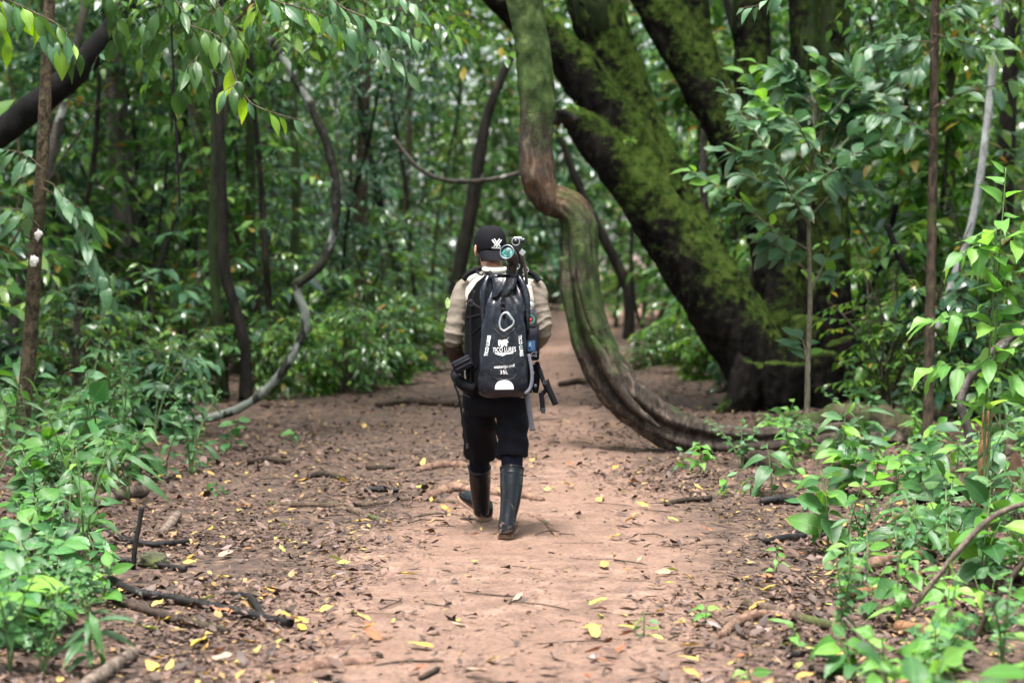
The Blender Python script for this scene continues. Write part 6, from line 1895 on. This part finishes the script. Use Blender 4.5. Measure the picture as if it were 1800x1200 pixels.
for pts, w, mt, nm in (([(802, 668, 0.10), (799, 676, 0.09), (805, 690, 0.08), (810, 715, 0.08), (815, 750, 0.09), (821, 786, 0.10)], 4, M_WEB, 'hanging_strap'),
        ([(943, 636, 0.10), (949, 652, 0.08), (956, 672, 0.07), (960, 684, 0.07), (953, 692, 0.07)], 8, M_WEB, 'hanging_strap'), ([(951, 690, 0.07), (953, 705, 0.07), (954, 722, 0.07)], 9, M_WEB, 'hanging_strap'), ([(959, 668, 0.06), (965, 684, 0.055), (973, 702, 0.05), (977, 711, 0.05)], 11, M_WEB, 'hanging_strap'),
        ([(925, 680, 0.05), (928, 705, 0.05), (932, 730, 0.055), (936, 757, 0.06)], 9, M_WEBG, 'grey_strap'), ([(929, 622, 0.03), (934, 645, 0.02), (935, 668, 0.015), (931, 684, 0.01), (922, 692, 0.0)], 6, M_WEBG, 'grey_strap'), ([(938, 640, 0.10), (944, 665, 0.10), (941, 690, 0.11)], 10, M_WEB, 'side_strap')):
    pk(strap(pts, w, 0.004), nm, mt)
for c_, ang in (((955, 722, 0.065), 10), ((958, 672, 0.06), 20), ((821, 784, 0.098), 5)):
    pk(MB().box(Q(*c_), (0.012 if c_[0] > 900 else 0.006, 0.006, 0.014), Matrix.Rotation(R(ang), 3, 'Y')), 'buckle', M_BUCK, False, 0.003)
for c_ in ((937, 655, 0.06), (941, 678, 0.06)):
    kn = MB(); ellipsoid(kn, Q(*c_), (0.008, 0.008, 0.010), None, 8, 12); pk(kn, 'toggle', M_WEBG)
# prints
TXT = 'TICO LURES'
lay('lettering', text_px(TXT, 886.5, 614.2, 8.4, 41, R(2), 0.0), TB, M_WHITE, bag)
lay('swoosh', poly_px([[(870, 619.6), (880, 620.4), (902, 618.6), (902, 620.8), (890, 622.4), (884, 625.4), (878, 624.2), (870.5, 621.6)]]), TB, M_WHITE, bag)
lay('emblem', poly_px([[(875.5, 599), (877, 596.8), (882, 598), (888, 596), (893, 598.5), (893.5, 602), (890, 604), (892.5, 606), (890, 608.8), (886.5, 606.2), (883, 610.2), (880, 608.8), (881.5, 604.8), (878, 605.8), (878.6, 609.6), (876, 606)], bar(887, 600.5, 894.5, 592.5, 1.2)]), TB, M_WHITE, bag)
lay('lettering', text_px(TXT, 857, 607.5, 6.2, 37, R(80), 0.015), TB, M_WHITE, bag)
lay('lettering', text_px(TXT, 915.5, 607.5, 6.0, 37, R(-85), 0.015), TB, M_WHITE, bag)
lay('lettering', text_px('waterproof', 886.5, 644.5, 8.0, 37, R(4), 0.0), TB, M_WHITE, bag)
lay('lettering', text_px('35L', 886, 653.8, 6.4, 14, R(1), 0.0), TB, M_WHITE, bag)
lay('reflector', poly_px([[(886.5 + 16.5 * math.cos(a), 684.2 - 16.6 * max(0, math.sin(a)) ** 0.75 + 0.0 * a) for a in np.linspace(0, math.pi, 22)]]), TB, plain_mat('reflector', (0.80, 0.80, 0.78), 0.35, 0.5), bag, 0.003)
# thin elastic cord laced over the front
def cord(rows, r_=0.0011):
    me_ = bpy.data.meshes.new('c'); me_.from_pydata([(a, b_, 0) for a, b_ in rows], [], [])
    o_ = lay('c', me_, TB, None, bag, 0.0025)
    pts = [tuple(q.co) for q in me_.vertices]
    bpy.data.objects.remove(o_, do_unlink=True)
    m_ = MB(); limb(m_, [(p, r_) for p in pts], 40, 6)
    sub(m_.build('elastic_cord', M_BUCK), bag)
cord([(869, 577), (880, 588), (893, 594), (905, 600), (911, 612), (906, 626), (896, 636)])
cord([(905, 576), (895, 586), (881, 594), (868, 602), (866, 614), (870, 628), (882, 638), (898, 644), (909, 646)])
cord([(864, 648), (863, 656), (870, 664), (886, 667), (902, 664), (909, 655), (909, 646)])
# carabiner
pts = [(880, 578), (878, 570), (881, 556), (886, 550), (893, 550), (898, 556), (903, 564), (901, 571), (893, 577), (886, 581), (880, 578)]
cb = MB(); limb(cb, [(Q(a, b_, -0.052), 0.0052) for a, b_ in pts], 70, 12)
kb = tag(empty('carabiner', Q(890, 565, -0.05)), 'silver pear-shaped carabiner clipped to the front of the backpack', 'carabiner')
under(cb.build('ring', M_STEEL), kb)
gs_ = MB(); limb(gs_, [(Q(892, 551, -0.054), 0.007), (Q(896, 556, -0.054), 0.0075), (Q(900, 562, -0.054), 0.0072)], 14, 12)
under(gs_.build('gate_sleeve', plain_mat('grey_sleeve', (0.35, 0.38, 0.42), 0.35, 0.5, 0.8)), kb)
# bottle in the side pocket
bo = tag(empty('water_bottle', Q(934, 625, 0.08)), 'dark metal bottle with steel cap and round sticker in the side pocket', 'bottle')
def lathe(rows, cx, dy, k_=32):
    return MB().grid([[Q(cx, py, dy) + Vector((r_ * math.cos(a), r_ * math.sin(a), 0)) for a in np.linspace(0, 6.2832, k_, endpoint=False)] for py, r_ in rows], True, True)
bb = lathe([(628, 0.028), (626, 0.032), (560, 0.032), (553, 0.0315), (547, 0.027), (543, 0.021), (541, 0.019)], 933.5, 0.075)
bbm = bb.mesh('bottle_body')
bt_o = under(obj('bottle_body', bbm, plain_mat('bottle_paint', (0.020, 0.021, 0.028), 0.3, 0.5, 0, 0.2, 50)), bo)
under(lathe([(542, 0.0185), (541, 0.0195), (533, 0.0195), (531.5, 0.018), (531, 0.010)], 933, 0.075).build('bottle_cap', M_STEEL), bo)
tb_ = bm_b = bb.mesh('w'); TBO = bvh_of(tb_)
circ = lambda cx, cy, r_, n_=26: [(cx + r_ * math.cos(a), cy + r_ * math.sin(a)) for a in np.linspace(0, 6.2832, n_, endpoint=False)]
lay('sticker', poly_px([circ(931.5, 561, 8.3)]), TBO, plain_mat('teal_ring', (0.06, 0.34, 0.24), 0.4), bt_o, 0.0012)
lay('sticker', poly_px([circ(931.2, 561, 7.0)]), TBO, plain_mat('black_sticker', (0.012, 0.012, 0.014), 0.4), bt_o, 0.0020)
lay('sticker', poly_px([circ(927.2, 556.5, 1.9, 12), bar(928, 560.2, 935, 559.6, 1.6), bar(929.2, 563.0, 934.6, 561.4, 1.5), bar(930.8, 558.6, 931.4, 563.6, 1.3), bar(927.8, 566.4, 934.6, 565.8, 1.8)]), TBO, plain_mat('red_print', (0.62, 0.05, 0.05), 0.5), bt_o, 0.0027)
pkt = [(633, 0.030, 0.018), (630, 0.037, 0.036), (610, 0.0385, 0.039), (590, 0.038, 0.0385), (574, 0.0365, 0.037)]
mp = MB().grid([ring(Q(936, py, 0.075), X * a, Y * b_, 3.0, 40) for py, a, b_ in pkt], True, True)
pm = mp.mesh('bottle_pocket')
pocket = under(obj('bottle_pocket', pm, M_MESHF), pack)
pw = pm.copy(); TP_ = bvh_of(mp.mesh('w2'))
lay('pocket_label', poly_px([[(927.5, 599), (940.5, 598), (941, 616), (928, 617)]]), TP_, plain_mat('blue_label', (0.012, 0.055, 0.13), 0.6), pocket, 0.0015)
lay('label_letter', text_px('R', 932.5, 605.5, 8.2, 5), TP_, plain_mat('pale_blue', (0.22, 0.30, 0.38), 0.6), pocket, 0.0023)
lay('pocket_mark', poly_px([bar(932, 626, 935, 620, 1.0), bar(935, 620, 938, 618.6, 1.0), bar(938, 618.6, 944, 618, 1.0), bar(944, 618, 941.6, 622, 1.0), bar(941.6, 622, 943.6, 626.4, 1.0), bar(943.6, 626.4, 938, 624.6, 1.0), bar(938, 624.6, 932, 626, 1.0)]), TP_, plain_mat('grey_print', (0.16, 0.16, 0.19), 0.6), pocket, 0.0018)
tr_ = MB(); limb(tr_, [(Q(936, 573.5, 0.075) + Vector((0.037 * math.cos(a), 0.0375 * math.sin(a), 0)), 0.003) for a in np.linspace(0, 6.2832, 24)], 48, 6)
pk(tr_, 'pocket_hem', M_WEB)

# ------------------------------------------------------------------ spotting scope and tripod head rising from the pack
M_SCOPE = plain_mat('scope_rubber', (0.010, 0.010, 0.012), 0.45, 0.5, 0, 0.2, 80)
scope = tag(empty('spotting_scope', Q(898, 488, 0.10)), 'black spotting scope with green coated lens sticking out of the backpack', 'scope')
sb_ = MB(); limb(sb_, [(Q(898, 500, 0.105), 0.027), (Q(898, 485, 0.10), 0.0275), (Q(899, 472, 0.09), 0.028), (Q(901, 462, 0.075), 0.032), (Q(900, 454, 0.05), 0.036), (Q(897, 449, 0.01), 0.038)], 40, 24)
under(sb_.build('scope_tube', M_SCOPE), scope)
for py, r_ in ((484, 0.0292), (476, 0.0295), (469, 0.0305)):
    rg = MB(); c_ = Q(898.6, py, 0.095); rg.grid([[c_ + Vector((r_ * math.cos(a), r_ * math.sin(a), dz)) for a in np.linspace(0, 6.2832, 28, endpoint=False)] for dz in (-0.004, 0.004)], True, True)
    under(rg.build('grip_ring', M_BUCK), scope)
axis = (Q(891.4, 443, -0.055) - Q(897, 449, 0.01)).normalized()
lens_c = Q(891.4, 443, -0.055)
def axial(rows, c_, ax, k_=40):
    s_ = ax.cross(Z).normalized(); u_ = s_.cross(ax)
    return MB().grid([[c_ + ax * d_ + (s_ * math.cos(a) + u_ * math.sin(a)) * r_ for a in np.linspace(0, 6.2832, k_, endpoint=False)] for d_, r_ in rows], True, False)
under(axial([(-0.075, 0.034), (-0.06, 0.038), (-0.02, 0.0395), (0.0, 0.0405), (0.004, 0.0400), (0.004, 0.0345), (-0.012, 0.0335), (-0.014, 0.030), (-0.014, 0.001)], lens_c, axis).build('eyepiece', M_SCOPE), scope)
under(axial([(0.0035, 0.0412), (0.0062, 0.0405), (0.0062, 0.0355), (0.0035, 0.035)], lens_c, axis).build('lens_rim', plain_mat('rim_grey', (0.16, 0.18, 0.22), 0.35, 0.5, 0.6)), scope)
lg = NT('coated_lens_glints')
nn = lg.noise(lg.coord('Object'), 55, 3)
lg.base(lg.ramp(nn, [(0.40, (0.004, 0.03, 0.028)), (0.55, (0.012, 0.12, 0.095)), (0.72, (0.10, 0.42, 0.32))]), 0.08, 0.8)  # brighter green mottling paints reflected glimmers into the glass colour
lg.b.inputs['Coat Weight'].default_value = 1.0
under(axial([(-0.006, 0.0338), (-0.003, 0.026), (-0.0005, 0.014), (0.0, 0.0005)], lens_c, axis).build('lens', lg.m), scope)
tri = tag(empty('tripod_head', Q(920, 480, 0.12)), 'metal tripod head with ball and clamp strapped beside the scope', 'tripod')
rd_ = MB(); limb(rd_, [(Q(926, 500, 0.13), 0.009), (Q(924, 476, 0.11), 0.0095), (Q(921, 460, 0.10), 0.0095), (Q(918, 448, 0.09), 0.010)], 24, 14)
under(rd_.build('leg', plain_mat('gunmetal', (0.14, 0.13, 0.12), 0.35, 0.5, 0.8)), tri)
rd_ = MB(); limb(rd_, [(Q(912, 500, 0.16), 0.010), (Q(913, 470, 0.14), 0.0105), (Q(911, 445, 0.11), 0.011), (Q(908, 432, 0.09), 0.012)], 24, 14)
under(rd_.build('column', M_BUCK), tri)
rd_ = MB(); limb(rd_, [(Q(918, 500, 0.17), 0.008), (Q(918, 470, 0.15), 0.008), (Q(916, 450, 0.13), 0.008)], 24, 12)
under(rd_.build('leg', M_BUCK), tri)
for c_, r_ in (((924, 474.5, 0.108), 0.0155), ((909, 468, 0.12), 0.014)):
    s_ = MB(); limb(s_, [(Q(*c_) + Vector((r_ * math.cos(a), 0, r_ * math.sin(a))), 0.003) for a in np.linspace(0, 6.2832, 20)], 40, 8)
    under(s_.build('clamp_ring', M_STEEL), tri)
bl = MB(); ellipsoid(bl, Q(906.5, 424.5, 0.05), (0.0185, 0.0185, 0.0185), None, 16, 24)
under(bl.build('ball', plain_mat('polished_black', (0.02, 0.02, 0.022), 0.12, 0.6, 0.3)), tri)
s_ = MB(); limb(s_, [(Q(906.5, 424.5, 0.045) + Vector((0.021 * math.cos(a), -0.004, 0.021 * math.sin(a))), 0.0032) for a in np.linspace(0, 6.2832, 24)], 48, 8)
under(s_.build('ball_collar', M_STEEL), tri)
for c_, ax_, r_, h_, m_, nm in (((919, 423, 0.05), (0.95, -0.2, 0.1), 0.0145, 0.024, M_BUCK, 'knob'), ((899, 419.8, 0.05), (-0.9, -0.3, 0.2), 0.007, 0.014, M_BUCK, 'knob'), ((912, 418.5, 0.055), (1, 0, 0), 0.006, 0.030, M_STEEL, 'plate_bar')):
    c0, a0 = Q(*c_), Vector(ax_).normalized()
    mbk = axial([(-h_ / 2, 0.001), (-h_ / 2, r_), (-h_ / 2 * 0.8, r_ * 1.06), (h_ / 2 * 0.8, r_ * 1.06), (h_ / 2, r_), (h_ / 2, 0.001)], c0, a0, 16)
    under(mbk.build(nm, m_), tri)
under(MB().box(Q(918.3, 443.6, 0.06), (0.0145, 0.006, 0.0145), Matrix.Rotation(R(38), 3, 'Y')).build('clamp_plate', M_STEEL, None, False, 0.003), tri)
under(MB().box(Q(910, 434, 0.07), (0.016, 0.014, 0.020), Matrix.Rotation(R(12), 3, 'Y')).build('head_block', M_BUCK, None, False, 0.004), tri)
# ------------------------------------------------------------------ labels told apart by order
_ORD = 'first second third fourth fifth sixth seventh eighth ninth tenth eleventh twelfth thirteenth fourteenth fifteenth sixteenth seventeenth eighteenth nineteenth twentieth'.split()
_TENS = {20: 'twenty', 30: 'thirty', 40: 'forty', 50: 'fifty'}
def ordinal(i):
    return _ORD[i] if i < 20 else f'{_TENS[(i + 1) // 10 * 10]}-{_ORD[(i + 1) % 10 - 1]}' if (i + 1) % 10 else {30: 'thirtieth', 40: 'fortieth', 50: 'fiftieth'}[i + 1]
for (cat, phrase, tail, group), rows in CLASSES.items():
    rows.sort(key=lambda q: q[0])
    for i, (_, o) in enumerate(rows):
        if len(rows) == 1:
            lab = f'{phrase} {tail}'
        elif i == 0:
            lab = f'leftmost {phrase} {tail}'
        elif i == len(rows) - 1:
            lab = f'rightmost {phrase} {tail}'
        else:
            lab = f'{ordinal(i)} {phrase} from the left, {tail}'
        tag(o, lab, cat, group)
